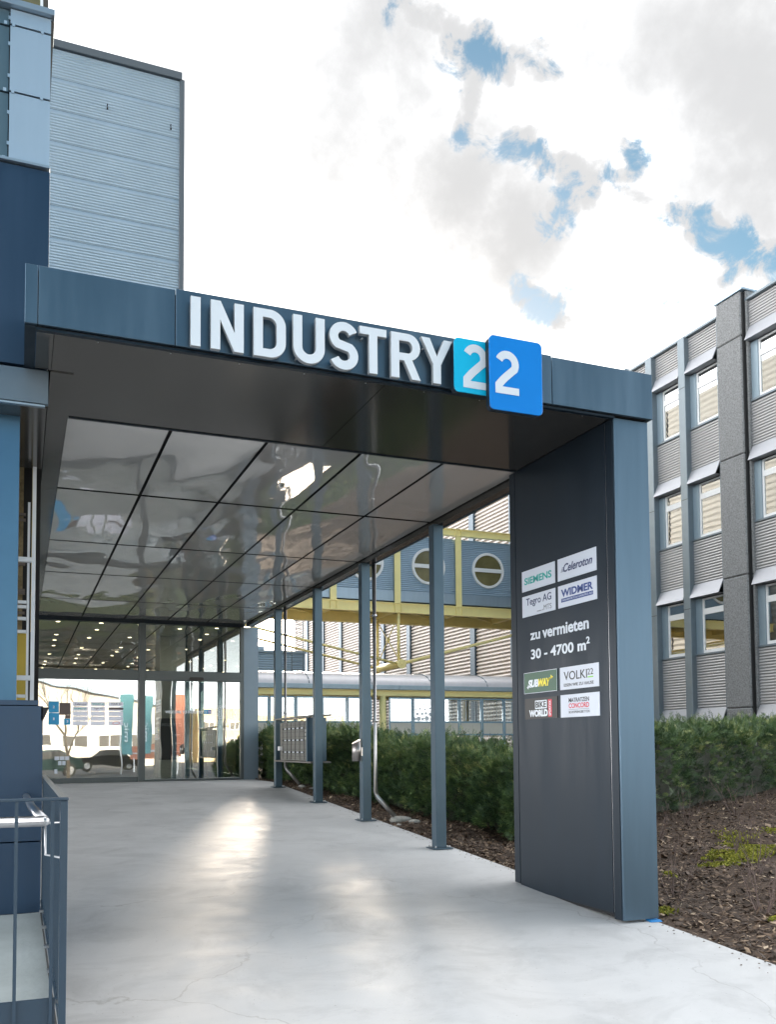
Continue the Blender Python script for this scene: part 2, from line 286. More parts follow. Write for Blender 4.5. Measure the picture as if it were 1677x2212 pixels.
# ------------------------------------------------------------------ builders
ORG = {}
def tag(o, label=None, cat=None, group=None, kind=None):
    if label: o['label'] = label
    if cat: o['category'] = cat
    if group: o['group'] = group
    if kind: o['kind'] = kind
    return o
def thing(name, loc, label, cat, group=None):
    o = bpy.data.objects.new(name, None); col.objects.link(o); o.location = loc; o.empty_display_size = 0.2
    ORG[o.name] = Vector(loc); return tag(o, label, cat, group)
def org(p): return ORG.get(p.name, Vector((0, 0, 0))) if p else Vector((0, 0, 0))
def link_mesh(name, me, parent=None, world_loc=(0, 0, 0)):
    """object whose mesh coordinates are relative to world_loc"""
    o = bpy.data.objects.new(name, me); col.objects.link(o)
    o.location = Vector(world_loc) - org(parent)
    if parent: o.parent = parent
    ORG[o.name] = Vector(world_loc)
    return o
class MB:
    def __init__(s): s.v = []; s.f = []; s.m = []; s.mats = []; s.sm = []
    def mi(s, m):
        if m not in s.mats: s.mats.append(m)
        return s.mats.index(m)
    def quad(s, pts, m=None, smooth=False):
        b = len(s.v); s.v += [tuple(p) for p in pts]; s.f.append(tuple(range(b, b + len(pts)))); s.m.append(m); s.sm.append(smooth); return s
    def box(s, x0, x1, y0, y1, z0, z1, m=None):
        b = len(s.v)
        s.v += [(x0, y0, z0), (x1, y0, z0), (x1, y1, z0), (x0, y1, z0), (x0, y0, z1), (x1, y0, z1), (x1, y1, z1), (x0, y1, z1)]
        for f in ((0, 3, 2, 1), (4, 5, 6, 7), (0, 1, 5, 4), (1, 2, 6, 5), (2, 3, 7, 6), (3, 0, 4, 7)):
            s.f.append(tuple(b + i for i in f)); s.m.append(m); s.sm.append(False)
        return s
    def hexa(s, p, m=None):
        b = len(s.v); s.v += [tuple(q) for q in p]
        for f in ((0, 3, 2, 1), (4, 5, 6, 7), (0, 1, 5, 4), (1, 2, 6, 5), (2, 3, 7, 6), (3, 0, 4, 7)):
            s.f.append(tuple(b + i for i in f)); s.m.append(m); s.sm.append(False)
        return s
    def tube(s, pts, r, n=10, m=None, r1=None, cap=True):
        pts = [Vector(p) for p in pts]; b = len(s.v); k = len(pts)
        for i, p in enumerate(pts):
            t = (pts[min(i + 1, k - 1)] - pts[max(i - 1, 0)]).normalized()
            a = t.cross(Vector((0, 0, 1)))
            if a.length < 1e-3: a = Vector((1, 0, 0))
            a.normalize(); c = t.cross(a)
            rr = r if r1 is None else r + (r1 - r) * i / max(1, k - 1)
            for j in range(n):
                w = 2 * math.pi * j / n; s.v.append(tuple(p + a * math.cos(w) * rr + c * math.sin(w) * rr))
        for i in range(k - 1):
            for j in range(n):
                s.f.append((b + i * n + j, b + i * n + (j + 1) % n, b + (i + 1) * n + (j + 1) % n, b + (i + 1) * n + j)); s.m.append(m); s.sm.append(True)
        if cap:
            s.f.append(tuple(b + j for j in reversed(range(n)))); s.m.append(m); s.sm.append(False)
            s.f.append(tuple(b + (k - 1) * n + j for j in range(n))); s.m.append(m); s.sm.append(False)
        return s
    def mesh(s, name, m, bevel=0.0, ref=(0, 0, 0)):
        me = bpy.data.meshes.new(name); r = Vector(ref)
        me.from_pydata([tuple(Vector(v) - r) for v in s.v], [], s.f)
        mats = []
        for i, q in enumerate(s.m):
            q = q or m
            if q not in mats: mats.append(q)
        for q in mats: me.materials.append(q)
        me.polygons.foreach_set('material_index', [mats.index(q or m) for q in s.m])
        me.polygons.foreach_set('use_smooth', s.sm)
        if bevel > 0:
            bm = bmesh.new(); bm.from_mesh(me)
            bmesh.ops.remove_doubles(bm, verts=bm.verts, dist=1e-6)
            bmesh.ops.bevel(bm, geom=list(bm.edges), offset=bevel, segments=1, affect='EDGES', clamp_overlap=True)
            bm.to_mesh(me); bm.free()
        me.update(); return me
    def build(s, name, m, parent=None, bevel=0.0):
        # origin at the centre of the piece's bottom, so that every object sits where its geometry is
        v = np.array(s.v); ref = (float((v[:, 0].min() + v[:, 0].max()) / 2), float((v[:, 1].min() + v[:, 1].max()) / 2), float(v[:, 2].min()))
        return link_mesh(name, s.mesh(name, m, bevel, ref), parent, ref)
def part_box(name, parent, m, x0, x1, y0, y1, z0, z1, bevel=0.0, label=None):
    o = MB().box(x0, x1, y0, y1, z0, z1).build(name, m, parent, bevel)
    if label: o['label'] = label
    return o
def np_mesh(name, verts, faces, m, rnd=None, smooth=False):
    me = bpy.data.meshes.new(name); nv = len(verts); nf, k = faces.shape
    me.vertices.add(nv); me.vertices.foreach_set('co', verts.astype(np.float32).ravel())
    me.loops.add(nf * k); me.loops.foreach_set('vertex_index', faces.astype(np.int32).ravel())
    me.polygons.add(nf); me.polygons.foreach_set('loop_start', (np.arange(nf) * k).astype(np.int32)); me.polygons.foreach_set('loop_total', np.full(nf, k, np.int32))
    if rnd is not None:
        a = me.attributes.new('rnd', 'FLOAT', 'FACE'); a.data.foreach_set('value', rnd.astype(np.float32))
    me.update(calc_edges=True); me.validate()
    if m: me.materials.append(m)
    if smooth: me.polygons.foreach_set('use_smooth', [True] * nf)
    return me

def offset_outline(pts, hw):
    """closed outline of a stroke of half width hw with mitred corners, flat ends"""
    P = [Vector((p[0], p[1])) for p in pts]; n = len(P); Ls = []; Rs = []
    for i in range(n):
        a = (P[i] - P[i - 1]).normalized() if i > 0 else None; b = (P[i + 1] - P[i]).normalized() if i < n - 1 else None
        if a is None: t = b; k = 1
        elif b is None: t = a; k = 1
        else:
            t = (a + b).normalized(); k = 1 / max(0.35, t.dot(a))
        nrm = Vector((-t.y, t.x)) * hw * k; Ls.append(P[i] + nrm); Rs.append(P[i] - nrm)
    return [tuple(p) for p in Ls] + [tuple(p) for p in reversed(Rs)]
def arc(cx, cy, rx, ry, a0, a1, n=14):
    return [(cx + rx * math.cos(R(a0 + (a1 - a0) * i / n)), cy + ry * math.sin(R(a0 + (a1 - a0) * i / n))) for i in range(n + 1)]
def outline_mesh(name, loops, m, frame, depth, bevel=0.0, m_side=None):
    """flat letter or shape from closed 2D loops in metres -> mesh in world frame (origin, right, up), thickness towards the viewer"""
    cu = bpy.data.curves.new('tmp', 'CURVE'); cu.dimensions = '2D'; cu.fill_mode = 'BOTH'
    cu.extrude = max(0.0, depth / 2 - bevel); cu.bevel_depth = bevel; cu.bevel_resolution = 1; cu.offset = -bevel
    for lp in loops:
        s = cu.splines.new('POLY'); s.points.add(len(lp) - 1)
        for i, p in enumerate(lp): s.points[i].co = (p[0], p[1], 0, 1)
        s.use_cyclic_u = True
    return curve_to_mesh(name, cu, m, frame, depth, m_side)
def curve_to_mesh(name, cu, m, frame, depth, m_side=None, fit=None, halign='L'):
    o = bpy.data.objects.new('tmp', cu); col.objects.link(o)
    dg = bpy.context.evaluated_depsgraph_get(); me = bpy.data.meshes.new_from_object(o.evaluated_get(dg))
    bpy.data.objects.remove(o); bpy.data.curves.remove(cu); me.name = name
    n = len(me.vertices); co = np.empty(n * 3); me.vertices.foreach_get('co', co); co = co.reshape(-1, 3)
    if fit:
        lo, hi = co.min(0), co.max(0); w, h = fit
        co[:, 0] = (co[:, 0] - lo[0]) / (hi[0] - lo[0]) * w; co[:, 1] = (co[:, 1] - lo[1]) / (hi[1] - lo[1]) * h
    co[:, 2] += depth / 2
    O, Rt, Up = (np.array(v, float) for v in frame); Nn = np.cross(Rt, Up)
    wv = co[:, :1] * Rt + co[:, 1:2] * Up + co[:, 2:3] * Nn
    me.vertices.foreach_set('co', wv.ravel()); me.materials.clear(); me.materials.append(m)
    if m_side:
        me.materials.append(m_side)
        me.update()
        nn = Vector(Nn)
        for p in me.polygons: p.material_index = 0 if p.normal.dot(nn) > 0.5 else 1
    else:
        for p in me.polygons: p.material_index = 0
    for p in me.polygons: p.use_smooth = False
    me.update()
    return me
def text(s, origin, right, up, w, h, m, parent, depth=0.0012, bold=0.0, shear=0.0, name='lettering', space=1.0):
    cu = bpy.data.curves.new('tmp', 'FONT'); cu.body = s; cu.size = 1; cu.extrude = depth / 2; cu.offset = bold; cu.shear = shear; cu.resolution_u = 4; cu.space_character = space
    me = curve_to_mesh(name, cu, m, (origin, right, up), depth, fit=(w, h))
    return link_mesh(name, me, parent, origin)

def corrugated(axis, length, height, pitch, amp, m, name='corrugated_sheet', seg=6, shape='sine'):
    """horizontal ribs. local: u along wall 0..length, z 0..height, ribs stand out along -n. axis 'x': wall faces -Y; axis 'y': wall faces -X, u runs along +Y"""
    nr = int(height / pitch); zs = []; os = []
    for i in range(nr):
        if shape == 'sine':
            for j in range(seg): zs.append((i + j / seg) * pitch); os.append(amp * (0.5 - 0.5 * math.cos(2 * math.pi * j / seg)))
        elif shape == 'step':   # broad face with a dark undercut
            for a, b in ((0.0, 0.0), (0.30, 0.0), (0.34, 1.0), (0.5, 1.08), (0.92, 0.75), (0.999, 0.0)): zs.append((i + a) * pitch); os.append(amp * b)
        else:                   # trapezoid
            for a, b in ((0.0, 0.0), (0.22, 0.0), (0.34, 1.0), (0.86, 1.0), (0.98, 0.0)): zs.append((i + a) * pitch); os.append(amp * b)
    zs.append(height); os.append(0.0); k = len(zs)
    V = []
    for u in (0.0, length):
        for z, o in zip(zs, os): V.append((u, -o, z) if axis == 'x' else (-o, u, z))
    V = np.array(V); i = np.arange(k - 1)
    F = np.stack([i, i + k, i + k + 1, i + 1], 1) if axis == 'x' else np.stack([i, i + 1, i + k + 1, i + k], 1)
    me = np_mesh(name, V, F, m)
    return me

# ================================================================== GROUND
def sheet(name, pts, m):
    o = MB().quad(pts).build(name, m); return tag(o, kind='structure')
sheet('ground', [(-600, -600, -0.14), (600, -600, -0.14), (600, 600, -0.14), (-600, 600, -0.14)], asphalt)
sheet('lawn', [(-30, -16, -0.10), (30, -16, -0.10), (30, -5, -0.05), (-30, -5, -0.05)], grass_m)
PX = 4.26
def zr(y): return 0.06 * min(max(y, 0), 16.0)
mb = MB()
ys = [-6, -3, 0, 3.25, 6, 9, 12, 16.0, 17.6]
for a, b in zip(ys[:-1], ys[1:]):
    mb.quad([(-4.0 if b < 3.3 else 0.10, a, zr(a)), (PX, a, zr(a)), (PX, b, zr(b)), (-4.0 if b < 3.3 else 0.10, b, zr(b))])
    mb.quad([(PX, a, zr(a)), (PX, a, zr(a) - 0.25), (PX, b, zr(b) - 0.25), (PX, b, zr(b))])
tag(mb.build('path', path_m), kind='structure')
# mulch bed: gently bumpy sheet
nx, ny = 90, 110
gx = np.linspace(PX + 0.005, 22, nx); gy = np.linspace(-3, 26, ny); GX, GY = np.meshgrid(gx, gy, indexing='ij')
GZ = 0.06 * np.clip(GY, 0, 16) - 0.035 + 0.022 * np.sin(GX * 3.1 + 1.3 * np.sin(GY * 2.3)) + 0.018 * np.sin(GY * 4.3 + GX * 1.7)
GZ[0, :] = 0.06 * np.clip(gy, 0, 16) - 0.02
V = np.stack([GX.ravel(), GY.ravel(), GZ.ravel()], 1); idx = np.arange(nx * ny).reshape(nx, ny)
F = np.stack([idx[:-1, :-1].ravel(), idx[1:, :-1].ravel(), idx[1:, 1:].ravel(), idx[:-1, 1:].ravel()], 1)
tag(link_mesh('mulch_bed', np_mesh('mulch_bed', V, F, mulch_m, smooth=True)), kind='structure')
def mulch_z(x, y): return 0.06 * np.clip(y, 0, 16) - 0.035 + 0.022 * np.sin(x * 3.1 + 1.3 * np.sin(y * 2.3)) + 0.018 * np.sin(y * 4.3 + x * 1.7)

# ================================================================== PORTAL CANOPY
can = thing('entrance_canopy', (2.1, 5.4, 0.33), 'long dark metal entrance canopy on slim posts with glossy panelled ceiling', 'canopy')
for a, b in ((0.0, 0.066), (0.071, 0.828), (0.833, 3.436), (3.441, 4.30)):
    part_box('fascia_panel', can, anthra, a, b, 5.36, 5.385, 3.98, 4.318 if a != 0.833 else 4.326, bevel=0.002)
part_box('fascia_core', can, black, 0.006, 4.294, 5.386, 5.46, 3.985, 4.30)
part_box('fascia_side', can, anthra, 4.27, 4.30, 5.386, 6.93, 3.98, 4.31)
for a, b in ((0.16, 2.208), (2.213, 3.984)):
    part_box('soffit_panel', can, soffit_m, a, b, 5.40, 6.80, 3.975, 3.99)
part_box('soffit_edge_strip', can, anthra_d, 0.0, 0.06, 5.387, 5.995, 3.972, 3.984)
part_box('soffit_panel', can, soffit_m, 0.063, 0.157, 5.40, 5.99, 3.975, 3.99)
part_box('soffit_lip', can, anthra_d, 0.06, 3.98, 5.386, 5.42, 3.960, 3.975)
mbs = MB()
for x in [0.4 + 0.42 * i for i in range(9)]: mbs.tube([(x, 5.47, 3.9745), (x, 5.47, 3.972)], 0.005, 6)
mbs.build('soffit_screws', steel, can)
part_box('soffit_step', can, anthra_d, 0.30, 3.98, 6.80, 6.825, 3.968, 4.01)
for a, b in ((6.0, 8.8), (8.803, 11.06), (11.063, 13.1), (13.103, 15.4), (15.403, 17.44)):
    part_box('side_soffit_panel', can, soffit_m, 0.155, 0.293, a, b, 3.968, 3.985)
CX = [0.30, 1.04, 1.79, 2.58, 3.33, 4.09]; CY = [6.83, 8.82, 11.08, 13.10, 15.40, 17.50]
def ceiling_panel(x0, x1, y0, y1, seed, m=ceil_m):
    rs = np.random.default_rng(seed); n = 14; u = np.linspace(0, 1, n); U, W = np.meshgrid(u, u, indexing='ij')
    pill = np.sin(math.pi * U) * np.sin(math.pi * W)
    z = -0.006 * rs.uniform(0.4, 1.3) * pill
    for k in range(3):
        z += pill * rs.uniform(-1, 1) * 0.0022 * np.sin(2 * math.pi * (rs.uniform(.4, 1.2) * U + rs.uniform(.5, 1.6) * W + rs.uniform()))
    X = x0 + (x1 - x0) * U; Y = y0 + (y1 - y0) * W
    V = np.stack([X.ravel(), Y.ravel(), 4.0 + z.ravel()], 1); i = np.arange(n * n).reshape(n, n)
    F = np.stack([i[:-1, :-1].ravel(), i[:-1, 1:].ravel(), i[1:, 1:].ravel(), i[1:, :-1].ravel()], 1)
    return np_mesh('ceiling_panel', V, F, m, smooth=True)
sd_ = 10
for j in range(5):
    for i in range(5):
        gx0 = 0.0 if i == 0 else 0.014; gx1 = 0.014
        link_mesh('ceiling_panel', ceiling_panel(CX[i] + gx0, CX[i + 1] - gx1, CY[j] + 0.026, CY[j + 1] - 0.026, sd_), can); sd_ += 1
part_box('roof_slab', can, black, 0.10, 4.20, 5.47, 17.40, 4.03, 4.28)
part_box('edge_beam', can, soffit_m, 4.095, 4.20, 6.95, 17.44, 3.938, 4.029)
part_box('edge_flashing', can, anthra, 4.202, 4.225, 6.95, 17.44, 3.932, 4.31)
for y in (8.685, 10.864, 12.849, 15.08):
    z = zr(y)
    p = part_box('post', can, postm, 4.035, 4.15, y - 0.06, y + 0.06, z + 0.012, 3.936, bevel=0.004)
    bp_ = part_box('base_plate', p, postm, 3.985, 4.205, y - 0.105, y + 0.105, z + 0.001, z + 0.013, bevel=0.002)
    b_ = MB()
    for dx in (-0.08, 0.08):
        for dy in (-0.08, 0.08): b_.tube([(4.095 + dx, y + dy, z + 0.012), (4.095 + dx, y + dy, z + 0.035)], 0.008, 6)
    b_.build('anchor_bolts', steel, p)
# frame column beside the doors
part_box('end_column', can, mat('column_paint', (0.16, 0.21, 0.26), 0.4, 0.5, var=0.04), 4.052, 4.34, 17.45, 17.75, 0.95, 3.93, bevel=0.003)

# ================================================================== SIGN PYLON
py = thing('sign_pylon', (4.14, 6.15, 0.33), 'tall dark slab pylon carrying tenant signs at the front corner of the canopy', 'pylon')
part_box('core', py, black, 4.0, 4.27, 5.43, 6.92, 0.36, 3.965)
part_box('front_panel', py, anthra, 3.99, 4.29, 5.41, 5.43, 0.345, 3.972, bevel=0.002)
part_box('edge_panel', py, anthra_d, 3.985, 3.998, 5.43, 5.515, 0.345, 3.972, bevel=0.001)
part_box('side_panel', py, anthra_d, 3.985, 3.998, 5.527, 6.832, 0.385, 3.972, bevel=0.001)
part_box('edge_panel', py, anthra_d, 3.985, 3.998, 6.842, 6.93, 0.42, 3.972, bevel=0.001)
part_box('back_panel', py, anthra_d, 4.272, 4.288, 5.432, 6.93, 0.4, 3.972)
part_box('groove_trim', py, steel, 3.989, 3.9965, 5.518, 5.523, 0.39, 3.965)
part_box('plinth', py, black, 4.05, 4.22, 5.55, 6.85, 0.2, 0.36)

# ---- channel letters INDUSTRY and the two plates with 2
sg = thing('channel_letter_sign', (2.1, 5.30, 3.96), 'raised white letters spelling INDUSTRY across the canopy fascia', 'sign')
H = 0.30; SW = 0.059
def rect(x0, y0, x1, y1): return [(x0, y0), (x1, y0), (x1, y1), (x0, y1)]
def U_line(w, h, s): r = (w - s) / 2; return [(s / 2, h)] + [(s / 2, r + s / 2)] + arc(w / 2, r + s / 2, r, r, 180, 360, 16)[1:] + [(w - s / 2, h)]
def smooth_path(P, n=10):
    out = []
    for i in range(len(P) - 1):
        p0 = P[max(i - 1, 0)]; p1 = P[i]; p2 = P[i + 1]; p3 = P[min(i + 2, len(P) - 1)]
        for k in range(n):
            t = k / n
            out.append(tuple(0.5 * ((2 * p1[a]) + (-p0[a] + p2[a]) * t + (2 * p0[a] - 5 * p1[a] + 4 * p2[a] - p3[a]) * t * t + (-p0[a] + 3 * p1[a] - 3 * p2[a] + p3[a]) * t ** 3) for a in (0, 1)))
    out.append(P[-1]); return out
def rrect(x0, y0, x1, y1, r, corners='abcd', n=6):
    o = []
    for c, (cx, cy, a) in zip('abcd', ((x0 + r, y0 + r, 180), (x1 - r, y0 + r, 270), (x1 - r, y1 - r, 0), (x0 + r, y1 - r, 90))):
        if c in corners: o += arc(cx, cy, r, r, a, a + 90, n)
        else: o.append(((x0 if a in (180, 90) else x1), (y0 if a in (180, 270) else y1)))
    return o
def D_loops(w, h, s):
    r = 0.10; out = [(0, 0)] + arc(w - r, r, r, r, 270, 360, 10) + arc(w - r, h - r, r, r, 0, 90, 10) + [(0, h)]
    q = r - s * 0.9; s2 = s * 0.9
    inn = [(s, s2)] + arc(w - s - q, s2 + q, q, q, 270, 360, 8) + arc(w - s - q, h - s2 - q, q, q, 0, 90, 8) + [(s, h - s2)]
    return [out, inn]
def S_path(w, h, s):
    r = (w - s) / 2; ry = (h - s) / 4 + 0.002; t = h - s / 2 - ry; b = s / 2 + ry
    return arc(w / 2, t, r, ry, 22, 232, 18) + arc(w / 2, b, r, ry, 52, -158, 18)
def two_loops(w, h, s):
    r = (w - s) / 2; t = h - s / 2 - r
    P = arc(w / 2, t, r, r, 158, -28, 16)
    P += smooth_path([P[-1], (w * 0.60, h * 0.48), (w * 0.36, h * 0.345), (s / 2, h * 0.20)], 6)[1:] + [(s / 2, 0.0)]
    st = offset_outline(P, s / 2)
    # weld the foot bar on: cut the stroke's right bottom corner and add the bar
    n = len(st) // 2; L_ = st[:n]; Rr = st[n:]
    # L_ is the outer side start..foot (right side when going down), Rr runs foot..start
    if L_[-1][0] < Rr[0][0]: pass
    side = L_ if L_[-1][0] > Rr[0][0] else list(reversed(Rr))
    oth = list(reversed(Rr)) if side is L_ else L_
    k = max(i for i, p in enumerate(side) if p[1] > s * 0.92)
    return [side[:k + 1] + [(s * 1.0, s * 0.92), (w, s * 0.92), (w, 0), (0, 0)] + list(reversed([p for p in oth if p[1] > 0.001]))]
letters = {
 'I': (0.909, [rect(0, 0, SW, H)]),
 'N': (1.028, [[(0, 0), (SW * .97, 0), (SW * .97, H * .60), (0.2 - SW * .97 - 0.002, 0.0), (0.2, 0), (0.2, H), (0.2 - SW * .97, H), (0.2 - SW * .97, H * .40), (SW * .97 + 0.002, H), (0, H)]]),
 'D': (1.287, D_loops(0.203, H, SW)),
 'U': (1.536, [offset_outline(U_line(0.205, H, SW), SW / 2)]),
 'S': (1.771, [offset_outline(S_path(0.193, H + 0.008, SW), SW / 2)]),
 'T': (1.974, [[(0.063, 0), (0.121, 0), (0.121, H - SW * .88), (0.184, H - SW * .88), (0.184, H), (0, H), (0, H - SW * .88), (0.063, H - SW * .88)]]),
 'R': (2.188, [[(0, 0), (SW, 0), (SW, 0.118), (0.092, 0.118), (0.148, 0), (0.21, 0), (0.150, 0.128)] + arc(0.207 - 0.084, 0.212, 0.084, 0.088, -62, 0, 6) + arc(0.207 - 0.084, 0.212, 0.084, 0.088, 0, 90, 8) + [(0, H)],
               [(SW, 0.170)] + arc(0.120, 0.209, 0.030, 0.039, -90, 90, 8) + [(SW, 0.248)]]),
 'Y': (2.401, [[(0.0855, 0), (0.1435, 0), (0.1435, 0.128), (0.229, H), (0.166, H), (0.1145, 0.185), (0.063, H), (0, H), (0.0855, 0.128)]]),
}
for ch, (x, lp) in letters.items():
    z = 3.965 if ch != 'S' else 3.961
    me = outline_mesh('letter', lp, sign_white, ((x, 5.325, z), (1, 0, 0), (0, 0, 1)), 0.035, bevel=0.004, m_side=sign_side)
    o = link_mesh('letter', me, sg, (x, 5.325, z)); o['label'] = 'white letter ' + ch
mbp = MB()
for ch, (x, lp) in letters.items(): mbp.tube([(x + 0.03, 5.359, 4.2), (x + 0.03, 5.326, 4.2)], 0.006, 6).tube([(x + 0.03 if ch not in 'TY' else x + 0.1, 5.359, 4.0), (x + 0.03 if ch not in 'TY' else x + 0.1, 5.326, 4.0)], 0.006, 6)
mbp.build('stand_offs', steel, sg)
def plate(x0, z0, x1, z1, y, corners, m, label, tx, tz, tw, th):
    t = thing('number_plate', ((x0 + x1) / 2, y, z0), label, 'sign')
    me = outline_mesh('acrylic_face', [rrect(0, 0, x1 - x0, z1 - z0, 0.034, corners)], m, ((x0, y, z0), (1, 0, 0), (0, 0, 1)), 0.012, bevel=0.002)
    link_mesh('acrylic_face', me, t, (x0, y, z0))
    me = outline_mesh('housing', [rrect(0.003, 0.003, x1 - x0 - 0.003, z1 - z0 - 0.003, 0.032, corners)], anthra_d, ((x0, y + 0.05, z0), (1, 0, 0), (0, 0, 1)), 0.048)
    link_mesh('housing', me, t, (x0, y + 0.05, z0))
    me = outline_mesh('numeral', two_loops(tw, th, 0.052), sign_white, ((tx, y - 0.0125, tz), (1, 0, 0), (0, 0, 1)), 0.003)
    link_mesh('numeral', me, t, (tx, y - 0.0125, tz))
plate(2.618, 3.915, 2.886, 4.278, 5.255, 'ad', cyan, 'turquoise plate with a white numeral 2 right after the letter Y', 2.682, 3.949, 0.18, 0.298)
plate(2.842, 3.804, 3.242, 4.302, 5.185, 'abcd', blue, 'larger royal blue plate with a white numeral 2 overlapping the turquoise one', 2.882, 3.915, 0.178, 0.292)
for (xa, ya) in ((2.70, 5.30), (2.95, 5.235)): pass

# ---- tenant plaques on the pylon
RT, UP = (0, -1, 0), (0, 0, 1); XF = 3.982
def plaque(y_left, y_right, z0, z1, m, label, name='tenant_sign', border=None):
    t = thing(name, (XF, (y_left + y_right) / 2, z0), label, 'sign')
    o = MB().box(XF - 0.002, XF + 0.0025, y_right, y_left, z0, z1).build('sign_face', m, t)
    if border:
        b = MB(); e = 0.004
        for (a, b2, c, d) in ((y_right, y_left, z0, z0 + e), (y_right, y_left, z1 - e, z1), (y_right, y_right + e, z0 + e, z1 - e), (y_left - e, y_left, z0 + e, z1 - e)):
            b.box(XF - 0.0032, XF - 0.0022, a, b2, c, d)
        b.build('border', border, t)
    return t
XT = XF - 0.0022
def ptext(t, s, yl, yr, z0, z1, m, **k): return text(s, (XT, yl, z0), RT, UP, yl - yr, z1 - z0, m, t, depth=0.001, **k)
def pbar(t, yl, yr, z0, z1, m, name='print_bar', lift=0.0): return MB().box(XT - 0.0009 - lift, XT - lift, yr, yl, z0, z1).build(name, m, t)
A = (6.728, 6.213); B = (6.171, 5.646)
t = plaque(*A, 2.896, 3.071, plate_w, 'white pylon sign with green SIEMENS lettering'); ptext(t, 'SIEMENS', 6.685, 6.262, 2.950, 3.010, g_teal, bold=0.025)
t = plaque(*B, 2.896, 3.072, plate_w, 'white pylon sign with slanted blue Celeroton lettering'); ptext(t, 'Celeroton', 6.088, 5.695, 2.955, 3.022, g_navy2, bold=0.02, shear=0.3)
for i in range(4): pbar(t, 6.125 - 0.006 * i, 6.075, 2.962 + 0.010 * i, 2.966 + 0.010 * i, g_navy2, 'speed_line')
t = plaque(*A, 2.678, 2.855, plate_w, 'white pylon sign reading Tegro AG in black'); ptext(t, 'Tegro AG', 6.662, 6.27, 2.752, 2.832, g_grey if False else g_navy2, bold=0.01)
ptext(t, 'MTS', 6.385, 6.268, 2.698, 2.742, g_grey); ptext(t, 'member of', 6.49, 6.395, 2.699, 2.711, g_grey)
t = plaque(*B, 2.679, 2.855, plate_w, 'white pylon sign with navy WIDMER lettering over a blue strip'); ptext(t, 'WIDMER', 6.125, 5.693, 2.762, 2.822, g_navy, bold=0.035)
pbar(t, 6.125, 5.693, 2.720, 2.750, g_navy); text('TRANSPORTE & LOGISTICS AG', (XT - 0.0012, 6.118, 2.728), RT, UP, 0.418, 0.014, plate_w, t, depth=0.0008)
rn = thing('rental_lettering', (XF, 6.18, 2.31), 'white vinyl lettering zu vermieten 30 - 4700 m2 between the pylon signs', 'lettering')
def vtext(s, yl, yr, z0, z1, b=0.026): text(s, (XF + 0.002, yl, z0), RT, UP, yl - yr, z1 - z0, sign_white, rn, depth=0.0016, bold=b)
vtext('zu', 6.612, 6.455, 2.472, 2.532); vtext('vermieten', 6.42, 5.762, 2.470, 2.560)
vtext('30 - 4700', 6.604, 5.970, 2.310, 2.394, 0.022); vtext('m', 5.915, 5.805, 2.312, 2.370, 0.03); vtext('2', 5.800, 5.752, 2.358, 2.412)
t = plaque(6.718, 6.206, 2.026, 2.203, g_dkgreen, 'dark green pylon sign with white and yellow SUBWAY lettering', border=plate_w)
ptext(t, 'SUB', 6.655, 6.485, 2.075, 2.140, sign_white, bold=0.05, shear=0.25); ptext(t, 'WAY', 6.492, 6.305, 2.075, 2.140, g_yel, bold=0.05, shear=0.25)
ar = MB()
def tri(b, pts): b.quad([(XT - 0.001, p[0], p[1]) for p in pts])
tri(ar, [(6.335, 2.128), (6.29, 2.146), (6.29, 2.138), (6.34, 2.120)]); tri(ar, [(6.298, 2.160), (6.262, 2.142), (6.298, 2.128)]); ar.build('arrow', g_yel, t)
ar = MB(); tri(ar, [(6.66, 2.082), (6.60, 2.072), (6.60, 2.082)]); tri(ar, [(6.672, 2.078), (6.645, 2.096), (6.645, 2.060)]); ar.build('arrow', sign_white, t)
t = plaque(6.164, 5.641, 2.027, 2.204, plate_w, 'white pylon sign with black VOLKI 22 lettering and green underline'); ptext(t, 'VOLKI', 6.108, 5.792, 2.100, 2.168, g_black, bold=0.005)
ptext(t, '22', 5.785, 5.712, 2.122, 2.168, g_black); pbar(t, 5.785, 5.712, 2.100, 2.110, g_green); ptext(t, 'ESSEN WIE ZU HAUSE', 6.108, 5.708, 2.050, 2.074, g_black, bold=0.01)
t = plaque(6.711, 6.208, 1.811, 1.984, g_black, 'black pylon sign with BIKE WORLD and a red upright strip')
pbar(t, 6.545, 6.365, 1.893, 1.962, sign_white); text('BIKE', (XT - 0.0012, 6.535, 1.902), RT, UP, 0.16, 0.052, g_black, t, depth=0.0008, bold=0.03)
ptext(t, 'WORLD', 6.64, 6.352, 1.828, 1.886, sign_white, bold=0.05)
pbar(t, 6.345, 6.290, 1.822, 1.964, g_red, 'red_strip'); text('SPORTXX', (XT - 0.0012, 6.302, 1.832), (0, 0, 1), (0, 1, 0), 0.122, 0.03, sign_white, t, depth=0.0008, bold=0.02)
t = plaque(6.161, 5.639, 1.809, 1.986, plate_w, 'white pylon sign reading MATRATZEN CONCORD in black and red')
ptext(t, 'MATRATZEN', 6.045, 5.772, 1.925, 1.958, g_black, bold=0.01); ptext(t, 'CONCORD', 6.045, 5.772, 1.878, 1.917, g_red, bold=0.02)
pbar(t, 6.045, 5.772, 1.867, 1.869, g_black); ptext(t, 'BOXSPRINGBETTEN', 6.045, 5.768, 1.838, 1.857, g_black)
cl = MB(); cl.hexa([(4.20, 5.385, 0.325), (4.29, 5.37, 0.325), (4.30, 5.45, 0.33), (4.20, 5.45, 0.33), (4.21, 5.39, 0.337), (4.285, 5.38, 0.336), (4.29, 5.45, 0.340), (4.21, 5.45, 0.342)])
tag(cl.build('blue_cloth', mat('blue_film', (0.02, 0.20, 0.50), 0.6)), 'scrap of bright blue film under the pylon corner', 'film scrap')

